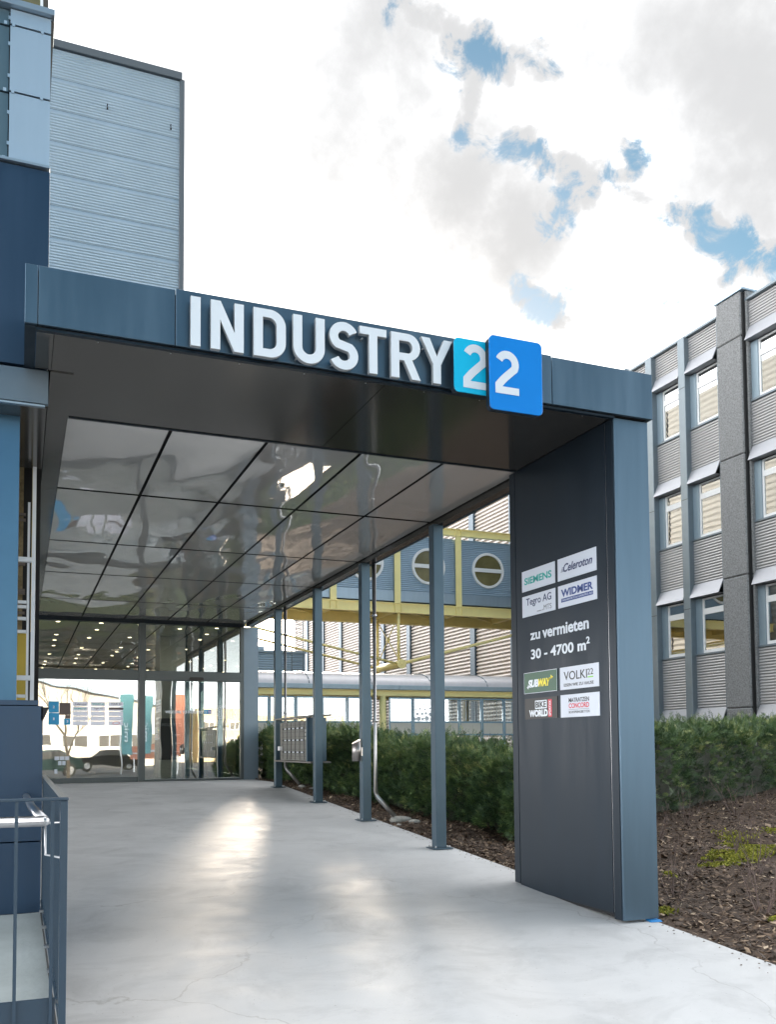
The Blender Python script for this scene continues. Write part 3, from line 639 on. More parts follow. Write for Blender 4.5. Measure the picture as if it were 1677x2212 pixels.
# ================================================================== ENTRANCE FRONT (doors)
ef = thing('glass_entrance_front', (2.2, 17.5, 0.96), 'glazed entrance front with sliding doors at the end of the canopy', 'doors')
DY = 17.5
fr_m = mat('door_frame_paint', (0.085, 0.10, 0.105), 0.4, 0.5, var=0.04)
part_box('head_beam', ef, anthra_d, 0.26, 4.05, DY - 0.03, DY + 0.12, 3.925, 4.0)
part_box('transom', ef, fr_m, 0.26, 2.058, DY - 0.10, DY + 0.1, 2.856, 3.035, bevel=0.003)
part_box('transom', ef, fr_m, 2.182, 3.99, DY - 0.10, DY + 0.1, 2.856, 3.035, bevel=0.003)
part_box('mullion', ef, fr_m, 2.062, 2.178, DY - 0.115, DY + 0.1, 0.97, 3.924, bevel=0.003)
part_box('jamb', ef, fr_m, 3.992, 4.048, DY - 0.06, DY + 0.1, 0.97, 3.924)
part_box('jamb', ef, fr_m, 0.20, 0.258, DY - 0.06, DY + 0.1, 0.97, 3.924)
part_box('bottom_rail', ef, fr_m, 0.26, 2.058, DY - 0.06, DY + 0.08, 0.965, 1.055)
part_box('threshold', ef, fr_m, 2.182, 3.99, DY - 0.05, DY + 0.08, 0.965, 0.998)
for (a, b, c, d, g) in ((0.262, 2.056, 1.057, 2.854, glass), (2.184, 3.988, 1.0, 2.854, glass), (0.262, 2.056, 3.037, 3.923, glass_up), (2.184, 3.988, 3.037, 3.923, glass_up)):
    part_box('glass_pane', ef, g, a, b, DY + 0.0, DY + 0.004, c, d)
sn = outline_mesh('door_sensor', [rrect(0, 0, 0.27, 0.062, 0.028)], g_black, ((2.985, DY - 0.104, 2.85 + 0.012), (1, 0, 0), (0, 0, 1)), 0.03)
link_mesh('door_sensor', sn, ef, (2.985, DY - 0.104, 2.862))
YS = DY - 0.0008
def st(x0, x1, z0, z1, m, name='sticker', lift=0.0): return MB().box(x0, x1, YS - 0.001 - lift, YS - lift, z0, z1).build(name, m, ef)
def stt(s, x0, x1, z0, z1, m, b=0.0, lift=0.0012): return text(s, (x0, YS - lift, z0), (1, 0, 0), UP, x1 - x0, z1 - z0, m, ef, depth=0.0008, bold=b)
st(0.489, 0.665, 2.24, 2.446, sticker_b, 'blue_plan_block'); st(0.489, 0.672, 2.02, 2.236, sticker_b, 'blue_plan_block'); st(0.672, 0.865, 2.20, 2.42, sticker_br, 'brown_plan_block'); st(0.775, 0.865, 2.135, 2.197, sticker_br, 'brown_plan_block'); st(0.755, 0.865, 2.02, 2.132, sticker_b, 'blue_plan_block')
stt('2', 0.562, 0.592, 2.32, 2.365, sign_white, .02); stt('1', 0.570, 0.590, 2.105, 2.15, sign_white, .02); stt('3', 0.798, 0.828, 2.06, 2.105, sign_white, .02)
for (x0, x1) in ((0.905, 1.165), (1.215, 1.465), (1.53, 1.79)):
    for (z0, z1) in ((2.365, 2.44), (2.275, 2.35), (2.185, 2.265), (2.095, 2.175), (2.01, 2.085)):
        st(x0, x1, z0, z1, sticker_l, 'list_panel')
stt('Celeroton', 0.935, 1.14, 2.385, 2.415, g_navy2, .02); stt('SIEMENS', 0.925, 1.14, 2.300, 2.328, g_teal, .02)
stt('SIEMENS', 1.24, 1.45, 2.388, 2.416, g_teal, .02); stt('Tegro AG', 1.27, 1.43, 2.302, 2.332, g_navy2, .02)
stt('VOLKI 22', 1.57, 1.755, 2.392, 2.424, g_black, .01); st(1.53, 1.79, 2.300, 2.335, sticker_br, 'brown_bar', 0.0012)
el = outline_mesh('oval_logo', [arc(0.065, 0.03, 0.065, 0.03, 0, 360, 24)[:-1], arc(0.065, 0.03, 0.058, 0.024, 0, 360, 24)[:-1]], g_red, ((1.60, YS - 0.002, 2.02), (1, 0, 0), UP), 0.001); link_mesh('oval_logo', el, ef, (1.60, YS - 0.002, 2.02))
for (a, b, c, d) in ((0.60, 0.68, 1.38, 1.45), (0.69, 0.77, 1.38, 1.45), (0.78, 0.85, 1.38, 1.45), (0.66, 0.72, 1.29, 1.365), (0.73, 0.79, 1.29, 1.365), (0.60, 0.65, 1.14, 1.22)):
    st(a, b, c, d, plate_w, 'paper_notice')
stt('WELCOME TO INDUSTRY', 2.557, 3.278, 2.238, 2.292, sign_white, .035)
st(3.287, 3.363, 2.222, 2.315, sticker_b, 'blue_block'); st(3.366, 3.43, 2.222, 2.315, mat('blue_sticker_b', (0.02, 0.12, 0.5), 0.4), 'blue_block')
stt('2', 3.305, 3.345, 2.24, 2.292, sign_white, .02); stt('2', 3.375, 3.415, 2.24, 2.292, sign_white, .02)
hx = []
for r_ in range(5):
    for c_ in range(4):
        if (r_, c_) in ((0, 0), (4, 0)): continue
        cx = 3.50 + c_ * 0.105 + (r_ % 2) * 0.045; cz = 2.165 + r_ * 0.052
        hx.append([(cx - 0.042, cz - 0.02), (cx + 0.03, cz - 0.02), (cx + 0.044, cz), (cx + 0.03, cz + 0.02), (cx - 0.042, cz + 0.02), (cx - 0.028, cz)])
        hx.append([(cx - 0.031, cz - 0.012), (cx + 0.024, cz - 0.012), (cx + 0.033, cz), (cx + 0.024, cz + 0.012), (cx - 0.031, cz + 0.012), (cx - 0.019, cz)])
o = link_mesh('honeycomb_sticker', outline_mesh('honeycomb_sticker', hx, sign_white, ((0, YS, 0), (1, 0, 0), UP), 0.001), ef, (0, YS, 0))

# ================================================================== LOBBY
lob = thing('lobby', (2.2, 23, 0.95), 'glazed lobby behind the entrance doors with many small ceiling lights', 'building')
fl = MB().quad([(-2, 17.6, 0.955), (4.3, 17.6, 0.955), (4.3, 31, 0.955), (-2, 31, 0.955)]).build('lobby_floor', lobby_floor_m); tag(fl, kind='structure')
LY = [17.62, 19.75, 21.9, 24.0, 26.1, 28.3, 30.4]
LX = [-1.2, -0.45, 0.30, 1.04, 1.79, 2.58, 3.33, 4.09]
for j in range(6):
    for i in range(7):
        link_mesh('lobby_ceiling_panel', ceiling_panel(LX[i] + 0.01, LX[i + 1] - 0.01, LY[j] + 0.006, LY[j + 1] - 0.006, sd_), lob); sd_ += 1
part_box('ceiling_backing', lob, black, -1.3, 4.15, 17.6, 30.5, 4.03, 4.2)
dl = MB().tube([(0, 0, 0.004), (0, 0, 0)], 0.040, 12).mesh('downlight', lamp_m)
dr = MB().tube([(0, 0, 0.006), (0, 0, 0.001)], 0.056, 12).mesh('downlight_ring', steel)
k = 0
for j in range(6):
    for i in range(7):
        if i == 0 and j > 3: continue
        x = (LX[i] + LX[i + 1]) / 2 + 0.05 * math.sin(i * 3 + j); y = LY[j] + 0.55 + 0.03 * math.cos(i + 2 * j)
        for yy in ((y, y + 1.05) if (i + j) % 3 == 0 else (y + 0.35 * (i % 2),)):
            o = link_mesh('downlight', dl, lob, (x, yy, 3.982)); link_mesh('trim_ring', dr, o, (x, yy, 3.9835))
part_box('back_wall', lob, mat('lobby_wall', (0.60, 0.53, 0.42), 0.8, var=0.1), -2, 4.1, 30.5, 30.6, 0.956, 4.2)
part_box('left_wall', lob, mat('lobby_side_wall', (0.6, 0.55, 0.48), 0.8, var=0.08), -2.1, -2.0, 17.7, 30.5, 0.956, 4.2)
for y in (19.85, 22.15, 24.3, 26.5, 28.6):
    part_box('side_mullion', lob, fr_m, 4.05, 4.15, y, y + 0.13, 0.956, 4.02)
for a, b in ((17.78, 19.84), (19.99, 22.14), (22.29, 24.29), (24.44, 26.49), (26.64, 28.59), (28.74, 30.4)):
    part_box('side_glazing', lob, glass_in, 4.085, 4.092, a, b, 1.05, 3.98)
part_box('side_sill', lob, fr_m, 4.05, 4.15, 17.77, 30.4, 0.956, 1.045)
part_box('side_head', lob, fr_m, 4.05, 4.15, 17.77, 30.4, 3.985, 4.2)
part_box('column', lob, mat('lobby_column', (0.6, 0.54, 0.45), 0.7, var=0.05), 2.80, 3.35, 20.0, 20.6, 0.956, 3.99)
# second set of doors to the right inside the lobby
for (x, y) in ((3.12, 19.0), (3.40, 18.75), (3.62, 19.25), (3.86, 19.0)):
    part_box('inner_door_post', lob, anthra_d, x, x + 0.06, y, y + 0.06, 0.956, 3.0)
for (x0, x1, y) in ((3.18, 3.40, 18.9), (3.46, 3.62, 19.0), (3.68, 3.86, 19.1)):
    part_box('inner_door_pane', lob, glass_in, x0, x1, y, y + 0.008, 1.0, 2.96)
part_box('inner_door_head', lob, fr_m, 3.1, 4.04, 18.7, 19.3, 3.0, 3.1)
# directory board
db = thing('directory_board', (3.05, 19.9, 1.3), 'black directory board with arrows on the lobby column', 'sign')
part_box('board', db, g_black, 2.78, 3.30, 19.93, 19.97, 1.33, 2.22)
text('INDUSTRY 22', (2.84, 19.927, 2.05), (1, 0, 0), UP, 0.42, 0.07, mat('grey_white_print', (0.4, 0.4, 0.42), .5), db, depth=0.001)
for zz, s in ((1.86, -1), (1.68, -1), (1.50, 1)):
    b = MB().box(3.12, 3.24, 19.924, 19.928, zz, zz + 0.008)
    xx = 3.12 if s < 0 else 3.24
    b.quad([(xx, 19.926, zz + 0.004), (xx - s * 0.04, 19.926, zz + 0.04), (xx - s * 0.04, 19.926, zz + 0.028)]); b.quad([(xx, 19.9255, zz + 0.004), (xx - s * 0.04, 19.9255, zz - 0.032), (xx - s * 0.04, 19.9255, zz - 0.02)])
    b.build('arrow', sign_white, db)

# ================================================================== LEFT BUILDING
lb = thing('office_block', (-3.0, 9.0, 0.6), 'blue-grey clad office block at the left edge beside the canopy', 'building')
Y6 = 6.0
part_box('wall_body', lb, darkpan, -7.0, 0.118, 6.16, 23.9, 4.35, 13.0)
part_box('wall_panel', lb, navy, -2.2, 0.136, Y6, Y6 + 0.03, 3.99, 5.262, label='large dark navy wall panel')
part_box('panel_frame', lb, navy, -2.2, 0.134, Y6 + 0.032, Y6 + 0.155, 3.99, 5.262)
part_box('white_edge_strip', lb, alu, 0.1365, 0.1395, Y6 + 0.01, Y6 + 0.10, 4.0, 5.25)
part_box('ledge', lb, ledge, -2.2, 0.137, Y6 - 0.03, Y6 + 0.15, 5.27, 5.287, bevel=0.001)
for (a, b) in ((5.295, 5.727), (5.740, 6.165), (6.178, 6.275)):
    part_box('wall_panel', lb, lightpan, -0.107, 0.133, Y6, Y6 + 0.012, a, b, label='pale metal wall panel')
    part_box('wall_panel', lb, darkpan, -0.60, -0.114, Y6 + 0.02, Y6 + 0.032, a, b)
clip = MB().box(-0.009, 0.009, -0.006, 0, -0.011, 0.011).mesh('panel_clip', lightpan)
for z in (5.734, 6.172, 5.293):
    for x in (-0.088, 0.082, -0.135): link_mesh('panel_clip', clip, lb, (x, Y6 - 0.001, z))
for z in (5.40, 5.60, 5.84, 6.05, 6.22): link_mesh('panel_clip', clip, lb, (-0.1105, Y6 + 0.012, z))
part_box('panel_backing', lb, black, -2.0, 0.118, Y6 + 0.045, Y6 + 0.155, 5.29, 6.28)
o = MB().hexa([(0.120, 6.02, 5.55), (0.128, 6.02, 5.55), (0.128, 6.14, 5.55), (0.120, 6.14, 5.55), (0.120, 6.02, 6.275), (0.152, 6.02, 6.275), (0.152, 6.14, 6.275), (0.120, 6.14, 6.275)]).build('dark_reveal', mat('brown_metal', (0.07, 0.06, 0.05), 0.5, 0.3), lb)
part_box('cornice', lb, ledge, -2.2, 0.155, Y6 - 0.04, Y6 + 0.25, 6.28, 6.318, bevel=0.002)
w = part_box('window_frame', lb, alu, 0.068, 0.085, Y6 + 0.05, Y6 + 0.10, 6.32, 8.2)
part_box('pane', w, olive_g, -0.06, 0.0675, Y6 + 0.07, Y6 + 0.075, 6.32, 8.2); part_box('pane', w, mat('pale_pane', (0.35, 0.40, 0.36), 0.2), -0.8, -0.062, Y6 + 0.07, Y6 + 0.075, 6.32, 8.2)
part_box('corner_trim', lb, mat('brown_metal', (0.1, 0.1, 0.1)), 0.0855, 0.117, Y6 + 0.05, Y6 + 0.12, 6.32, 9.0)
part_box('wall_panel', lb, navy, -2.2, 0.117, Y6 + 0.05, Y6 + 0.155, 8.25, 13.0)
# beam, pale strip painted for its lit lower edge, and soffit beneath
part_box('beam', lb, mat('beam_metal', (0.13, 0.17, 0.21), 0.4, 0.6, var=0.05), -2.2, 0.144, Y6 - 0.005, Y6 + 0.04, 3.755, 3.968, bevel=0.002)
part_box('beam_core', lb, black, -2.2, 0.138, Y6 + 0.042, 7.4, 3.77, 3.965)
part_box('beam_lit_strip', lb, ledge, -2.2, 0.125, Y6 + 0.0, Y6 + 0.03, 3.738, 3.750)
part_box('beam_soffit', lb, soffit_m, -2.2, 0.135, Y6 + 0.042, 7.4, 3.745, 3.768)
part_box('cladding_column', lb, mat('steel_blue_paint', (0.06, 0.14, 0.23), 0.36, 0.7, var=0.04), -2.2, -0.02, 6.25, 6.9, 1.9, 3.744, label='smooth steel-blue column cladding')
part_box('base_block', lb, navy, -2.2, 0.136, Y6, 7.3, 1.035, 1.86, bevel=0.002)
part_box('base_block', lb, navy, -2.2, 0.134, Y6 + 0.006, 7.3, 0.60, 1.028, bevel=0.002)
part_box('block_cap', lb, navy, -2.2, 0.11, Y6, 7.3, 1.865, 1.895)
MB().hexa([(0.125, 6.0, 1.77), (0.137, 6.0, 1.77), (0.137, 6.9, 1.77), (0.125, 6.9, 1.77), (0.125, 6.0, 1.852), (0.172, 6.0, 1.852), (0.172, 6.9, 1.852), (0.125, 6.9, 1.852)]).build('drip_ledge', black, lb)
# unfinished facade behind the column
fa = thing('unfinished_facade', (0.0, 7.0, 1.9), 'white aluminium frames in front of bare insulation between column and canopy', 'facade frame')
YF = 7.35
def fz(y, Y=YF): return 1.6 + ((1603 - y) / 297.4 + (0.9 - 0.9)) * Y / 7.0 if False else 1.6 + ((3.984 - (y - 905) / 297.4) - 1.6) * Y / 7.0
part_box('upright', fa, alu, 0.073, 0.100, YF, YF + 0.05, 1.87, fz(945), bevel=0.002)
part_box('upright', fa, alu, 0.044, 0.062, YF + 0.4, YF + 0.45, 1.9, fz(1085, YF + .4))
for y in (957, 1209.6, 1464): part_box('crossbar', fa, alu, -0.12, 0.072, YF - 0.004, YF + 0.04, fz(y) - 0.018, fz(y) + 0.018, bevel=0.002)
for y in (1301.7, 1311.8, 1337, 1365, 1503): part_box('crossbar', fa, alu, -0.12, 0.042, YF + 0.40, YF + 0.44, fz(y, YF + .4) - 0.012, fz(y, YF + .4) + 0.012)
for y in (1112, 1124, 1220, 1276, 1282, 1325): part_box('crossbar', fa, mat('dull_bar', (0.16, 0.13, 0.11), 0.7), -0.12, 0.030, YF + 0.55, YF + 0.58, fz(y, YF + .55) - 0.010, fz(y, YF + .55) + 0.010)
part_box('insulation', fa, wool, -0.4, 0.012, YF + 0.66, YF + 0.72, fz(1365, YF + .66), 4.3)
part_box('dark_cavity', fa, black, -0.4, 0.145, YF + 0.80, YF + 0.84, 1.5, 4.6)
part_box('insulation_board', fa, yel_panel, -0.4, 0.055, YF + 0.60, YF + 0.64, 1.7, fz(1368, YF + .6))
part_box('edge_board', fa, yel_panel, 0.075, 0.088, YF + 0.5, YF + 0.53, fz(1365, YF + .5), fz(985, YF + .5))

# ================================================================== TOWER
tw = thing('clad_tower', (0, 24, 4.3), 'tall grey corrugated metal tower rising behind the canopy', 'building')
pan = corrugated('x', 3.9 + 1.8, 0.838, 0.0762, 0.022, corr_grey, seg=5, shape='trap')
for i in range(18): link_mesh('corrugated_panel', pan, tw, (-1.9, 24.0, 4.42 + i * 0.845))
part_box('tower_body', tw, black, -2.4, 3.82, 24.012, 29, 4.3, 19.6)
part_box('roof_trim', tw, mat('trim_grey', (0.10, 0.115, 0.13), 0.5, 0.2), -2.4, 3.86, 23.90, 24.3, 19.55, 19.76, bevel=0.01)
part_box('corner_trim', tw, mat('trim_grey', (0.1, 0.1, 0.1)), 3.80, 3.93, 23.93, 24.4, 4.3, 19.58, bevel=0.01)
part_box('corner_trim_back', tw, slate, 3.83, 3.90, 24.41, 29, 4.3, 19.5)
sd_pan = corrugated('y', 9.9, 15.0, 0.30, 0.05, mat('side_cladding_metal', (0.42, 0.43, 0.40), 0.6, var=0.05), name='side_cladding', shape='sine')
for i in range(5):
    V_ = link_mesh('side_cladding', sd_pan, tw, (3.86, 39.0 + i * 10.0, 4.6)); V_.rotation_euler[2] = math.pi
part_box('side_wing', tw, slate, -6, 3.80, 29.01, 79.0, 4.3, 19.6)
hk = MB().box(-0.012, 0.012, -0.07, 0, -0.01, 0.01).box(-0.008, 0.008, -0.07, -0.055, -0.10, -0.01).box(-0.02, 0.02, -0.08, -0.05, -0.14, -0.10).mesh('wall_hook', black)
link_mesh('wall_hook', hk, tw, (1.93, 23.96, 18.35)); link_mesh('wall_hook', hk, tw, (3.56, 23.96, 18.22))

# ================================================================== RIGHT OFFICE BUILDING
rb = thing('metal_clad_office_building', (18, 20, 0), 'three-storey ribbed metal office building with tilted visors on the right', 'building')
V0 = [12.32, 9.07, 5.75, 2.19]; S0 = [10.73, 7.47, 4.15, 0.55]
part_box('wall_core', rb, room_m, 19.6, 26, 14.2, 29, -0.1, 13.3)
part_box('roof_slab', rb, fin_m, 18.3, 26, 14.2, 29, 13.3, 13.44)
part_box('roof_cap', rb, fin_m, 17.93, 18.35, 14.2, 29, 13.445, 13.52, bevel=0.01)
for z in (10.5, 7.2, 3.9, 0.3):
    part_box('floor_slab', rb, room_m, 18.22, 19.59, 14.2, 29, z - 0.15, z + 0.05)
PITCH = 0.078
def bay(y0, y1, first, curt):
    """y0..y1 between fins; window sits at the near part, a plain panel beside it"""
    for k, (zv, zs) in enumerate(zip(V0, S0)):
        ztop = 13.44 if k == 0 else S0[k - 1] - 0.06
        zc0 = zv + 0.40
        key = (round(y1 - y0, 2), round(ztop - zc0, 2))
        if key not in CM: CM[key] = corrugated('y', y1 - y0, ztop - zc0, PITCH, 0.035, corr_light, name='ribbed_panel', shape='step')
        link_mesh('ribbed_panel', CM[key], rb, (18.05, y0, zc0))
        # visor
        MB().hexa([(17.82, y0 - 0.0, zv), (17.845, y0 - 0.0, zv), (17.845, y1 + 0.0, zv), (17.82, y1 + 0.0, zv), (18.0, y0 - 0.02, zv + 0.40), (18.045, y0 - 0.02, zv + 0.39), (18.045, y1 + 0.02, zv + 0.39), (18.0, y1 + 0.02, zv + 0.40)]).quad([(17.845, y0, zv + 0.002), (17.845, y1, zv + 0.002), (18.1, y1, zv + 0.002), (18.1, y0, zv + 0.002)]).build('visor', visor_m, rb)
        if k < 3: part_box('sill', rb, fin_m, 17.99, 18.16, y0, y1, zs - 0.055, zs - 0.002, bevel=0.005)
        wy0, wy1 = y0 + 0.03, y1 - 0.24
        zt = zv - 0.03
        if zt - zs < 1: continue
        w = MB()
        for (a, b, c, d) in ((wy0, wy1, zs, zs + 0.09), (wy0, wy1, zt - 0.05, zt), (wy0, wy0 + 0.06, zs + 0.09, zt - 0.05), (wy1 - 0.06, wy1, zs + 0.09, zt - 0.05), (wy0 + 0.06, wy1 - 0.06, zt - 0.47, zt - 0.30)):
            w.box(18.07, 18.12, a, b, c, d)
        wf = w.build('window', winframe, rb, bevel=0.004)
        part_box('pane', wf, glass_w, 18.095, 18.10, wy0 + 0.06, wy1 - 0.06, zs + 0.09, zt - 0.47)
        part_box('pane', wf, glass_w, 18.095, 18.10, wy0 + 0.06, wy1 - 0.06, zt - 0.30, zt - 0.05)
        part_box('window_reveal', rb, mat('reveal_metal', (0.28, 0.36, 0.42), 0.45, 0.4), 18.04, 18.12, wy1 + 0.002, y1, zs, zt)
        if curt[k] > 0:
            n = 60; yy = np.linspace(wy0 + 0.08, wy0 + 0.08 + (wy1 - wy0 - 0.14) * curt[k], n); xx = 18.24 + 0.018 * np.sin(np.arange(n) * 1.25)
            zb = zs + 0.05; Vv = np.concatenate([np.stack([xx, yy, np.full(n, zb)], 1), np.stack([xx, yy, np.full(n, zt)], 1)]); i = np.arange(n - 1)
            link_mesh('curtain', np_mesh('curtain', Vv, np.stack([i, i + 1, i + n + 1, i + n], 1), curtain_m, smooth=True), wf)
CM = {}
FY = [22.42 + 1.49 * k for k in range(-1, 5)]    # fin centres 20.93, 22.42 ...
for c in FY + [17.02, 15.53]:
    part_box('fin', rb, fin_m, 17.85, 18.20, c - 0.145, c + 0.145, -0.1, 13.44, bevel=0.01)
    for z in (11.95, 8.65, 5.45): part_box('fin_joint', rb, black, 17.846, 17.849, c - 0.143, c + 0.143, z, z + 0.012)
ys_ = [(19.62, 20.785)] + [(FY[i] + 0.145, FY[i + 1] - 0.145) for i in range(5)]
cur = [(0, 0, 0, 0), (0.75, 0.8, 0.7, 0), (0.3, 0.0, 0.9, 0), (0, 0, 0, 0), (0, 0, 0, 0), (0, 0, 0, 0)]
for (a, b), c in zip(ys_, cur): bay(a, b, False, c)
bay(17.165, 18.40, False, (0, 0.5, 0, 0)); bay(15.675, 16.875, False, (0, 0, 0, 0))
# washed concrete pier
zj = [-0.1, 2.52, 6.05, 9.30, 12.5, 13.72]
for a, b in zip(zj[:-1], zj[1:]):
    MB().hexa([(17.80, 18.50, a + 0.012), (17.80, 19.42, a + 0.012), (18.2, 19.42, a + 0.012), (18.2, 18.50, a + 0.012), (17.80, 18.50, b), (17.80, 19.42, b), (18.2, 19.42, b), (18.2, 18.50, b)]).build('concrete_pier', concrete_d, rb, bevel=0.03)
    part_box('pier_return', rb, concrete_d, 17.94, 18.19, 18.40, 18.496, a + 0.012, b, bevel=0.01)
part_box('pier_joint', rb, black, 17.85, 18.18, 18.46, 19.38, 0.0, 13.68)
part_box('pier_cap', rb, corr_grey, 17.77, 18.5, 18.38, 19.46, 13.725, 13.78, bevel=0.005)
part_box('pier_side_filler', rb, fin_m, 17.99, 18.19, 19.43, 19.618, -0.1, 13.44)
part_box('roof_box', rb, fin_m, 18.2, 18.8, 24.0, 24.7, 13.52, 13.82)

# ================================================================== RIBBED HALL
ha = thing('ribbed_hall', (23, 54, 0), 'long windowless hall clad in pale horizontal ribs with dark pilasters', 'building')
hp = corrugated('y', 3.85, 16.0, 0.20, 0.085, hall_m, name='ribbed_bay', shape='step')
c0 = 43.9
hp_low = corrugated('y', 3.85, 12.8, 0.20, 0.085, hall_m, name='ribbed_bay', shape='step')  # far bays built lower, out of view, so the low sun clears them
for k in range(-3, 8):
    c = c0 + 4.4 * k
    part_box('pilaster', ha, slate, 22.80, 23.0, c - 0.27, c + 0.27, -0.1, 16.0 if c < 53 else 12.8)
    if k < 7: link_mesh('ribbed_bay', hp if c < 51 else hp_low, ha, (22.99, c + 0.275, 0.0))
hp2 = corrugated('y', 3.3, 12.8, 0.20, 0.085, hall_m, name='ribbed_bay', shape='step'); link_mesh('ribbed_bay', hp2, ha, (22.99, 74.98, 0.0))
part_box('hall_body', ha, slate, 23.02, 60, 30.0, 52.7, -0.1, 15.9); part_box('hall_body', ha, slate, 23.02, 60, 52.71, 78.3, -0.1, 12.7)
part_box('end_trim', ha, hall_m, 22.9, 23.3, 78.3, 78.6, -0.1, 12.8)
part_box('roof_edge', ha, slate, 22.75, 60, 29.9, 53.0, 16.0, 16.2); part_box('roof_edge', ha, slate, 22.75, 60, 53.1, 78.6, 12.8, 13.0)

# low louvred building
gb = thing('low_louvred_building', (12, 60, 0), 'low grey building with louvred wall beyond the covered walkway', 'building')
part_box('building_body', gb, mat('pale_render', (0.42, 0.43, 0.47), 0.8, var=0.05), 4, 18.25, 60.1, 66, -0.1, 7.9)
lm = corrugated('x', 7.0, 2.1, 0.16, 0.06, corr_blue, name='louvre_panel', seg=4)
link_mesh('louvre_panel', lm, gb, (4.2, 60.05, 5.85)); link_mesh('louvre_panel', lm, gb, (11.22, 60.05, 5.85))
lm2 = corrugated('x', 2.6, 1.3, 0.16, 0.06, corr_blue, name='louvre_panel', seg=4)
for x in (9.0, 12.2, 15.4): link_mesh('louvre_panel', lm2, gb, (x, 60.05, 3.9))
part_box('silver_band', gb, lightpan, 4.1, 18.25, 60.0, 60.08, 5.25, 5.82)
part_box('roof_edge', gb, corr_grey, 3.9, 18.3, 59.9, 66.1, 7.96, 8.12)
part_box('roof_plant', gb, lightpan, 13, 15.6, 61, 64, 8.13, 8.5)
for x in (9.4, 12.2, 15.2):
    w = MB().box(x, x + 2.2, 60.02, 60.09, 3.30, 3.42).box(x, x + 2.2, 60.02, 60.09, 1.3, 1.42).box(x, x + 0.1, 60.02, 60.09, 1.42, 3.3).box(x + 2.1, x + 2.2, 60.02, 60.09, 1.42, 3.3).box(x + 0.1, x + 2.1, 60.02, 60.09, 2.3, 2.42).build('window', winframe, gb)
    part_box('pane', w, g_black, x + 0.1, x + 2.1, 60.06, 60.07, 1.42, 3.3)
ld = thing('roof_ladder', (17.4, 59.5, 5), 'thin roof access ladder with safety hoops against the ribbed hall', 'ladder')
m_ = MB()
for x in (17.1, 17.9): m_.box(x, x + 0.05, 59.5, 59.55, 5.0, 10.2)
m_.build('rail', fin_m, ld); m_ = MB()
for i in range(18): m_.box(17.15, 17.9, 59.51, 59.54, 5.1 + i * 0.28, 5.13 + i * 0.28)
m_.build('rungs', fin_m, ld)

# ================================================================== SKYWALK
sw = thing('skywalk', (13, 33, 6.7), 'enclosed footbridge with round windows and pale yellow steel frame', 'footbridge')
YK = 32.0
part_box('bridge_body', sw, room_m, 4.0, 22.7, YK + 0.35, YK + 2.3, 7.1, 9.8)
MXs = [5.6, 8.2, 10.8, 13.4, 16.02, 18.65, 21.3]
wx = [(MXs[i] + MXs[i + 1]) / 2 + 0.04 for i in range(6)]
# ribbed sheets with round openings: built as sheet, the window discs stand 6 cm proud of it
cs = corrugated('x', 2.40, 2.18, 0.075, 0.03, corr_blue, name='ribbed_sheet', shape='trap')
for i in range(6): link_mesh('ribbed_sheet', cs, sw, (MXs[i] + 0.12, YK + 0.06, 7.55))
part_box('skirt_panel', sw, lightpan, 4.0, 22.7, YK + 0.02, YK + 0.06, 7.135, 7.54)
part_box('shadow_gap', sw, black, 4.0, 22.7, YK + 0.08, YK + 0.3, 7.05, 7.13)
part_box('wall_lining', sw, corr_blue, 4.0, 22.7, YK + 0.07, YK + 0.34, 7.14, 9.74)
def ibeam(name, x0, x1, y, z0, z1, parent, m=yellow, th=0.03, dep=0.2):
    return MB().box(x0, x1, y, y + dep, z0, z0 + th).box(x0, x1, y, y + dep, z1 - th, z1).box(x0, x1, y + dep * 0.35, y + dep * 0.35 + 0.02, z0 + th, z1 - th).build(name, m, parent)
ibeam('top_chord', 4.0, 22.8, YK - 0.12, 9.84, 10.12, sw)
ibeam('bottom_chord', 4.0, 22.8, YK - 0.12, 6.67, 7.05, sw)
ibeam('bottom_chord', 4.0, 22.8, YK + 2.1, 6.55, 7.05, sw, dep=0.25)
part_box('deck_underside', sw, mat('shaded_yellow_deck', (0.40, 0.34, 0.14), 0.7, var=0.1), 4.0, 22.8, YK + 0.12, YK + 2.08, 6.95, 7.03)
for x in MXs:
    MB().box(x - 0.125, x + 0.125, YK - 0.08, YK - 0.05, 7.05, 9.84).box(x - 0.012, x + 0.012, YK - 0.05, YK + 0.03, 7.05, 9.84).build('upright', yellow, sw)
    for s in (-1, 1):
        part_box('stiffener', sw, yellow, x + s * 0.125 - 0.012, x + s * 0.125 + 0.012, YK - 0.125, YK - 0.06, 6.70, 7.02)
        part_box('stiffener', sw, yellow, x + s * 0.125 - 0.012, x + s * 0.125 + 0.012, YK - 0.125, YK - 0.06, 9.87, 10.09)
    part_box('cross_beam', sw, yellow, x - 0.06, x + 0.06, YK + 0.1, YK + 2.09, 6.72, 6.94)
for i in range(6):
    a, b = MXs[i], MXs[i + 1]
    MB().tube([(a, YK + 0.15, 6.8), (b, YK + 2.05, 6.8)], 0.035, 6).build('wind_brace', yellow, sw)
for x in wx:
    rg = outline_mesh('round_window', [arc(0, 0, .715, .715, 0, 360, 40)[:-1], arc(0, 0, .615, .615, 0, 360, 40)[:-1]], winframe, ((x, YK + 0.045, 8.565), (1, 0, 0), UP), 0.07, bevel=0.01)
    ro = link_mesh('round_window', rg, sw, (x, YK + 0.045, 8.565))
    gl = outline_mesh('pane', [arc(0, 0, .61, .61, 0, 360, 40)[:-1]], olive_g, ((x, YK + 0.02, 8.565), (1, 0, 0), UP), 0.004); link_mesh('pane', gl, ro, (x, YK + 0.02, 8.565))
    part_box('mid_bar', ro, winframe, x - 0.612, x + 0.612, YK - 0.03, YK + 0.01, 8.49, 8.64)
CYX, CYZ = 13.5, 4.70
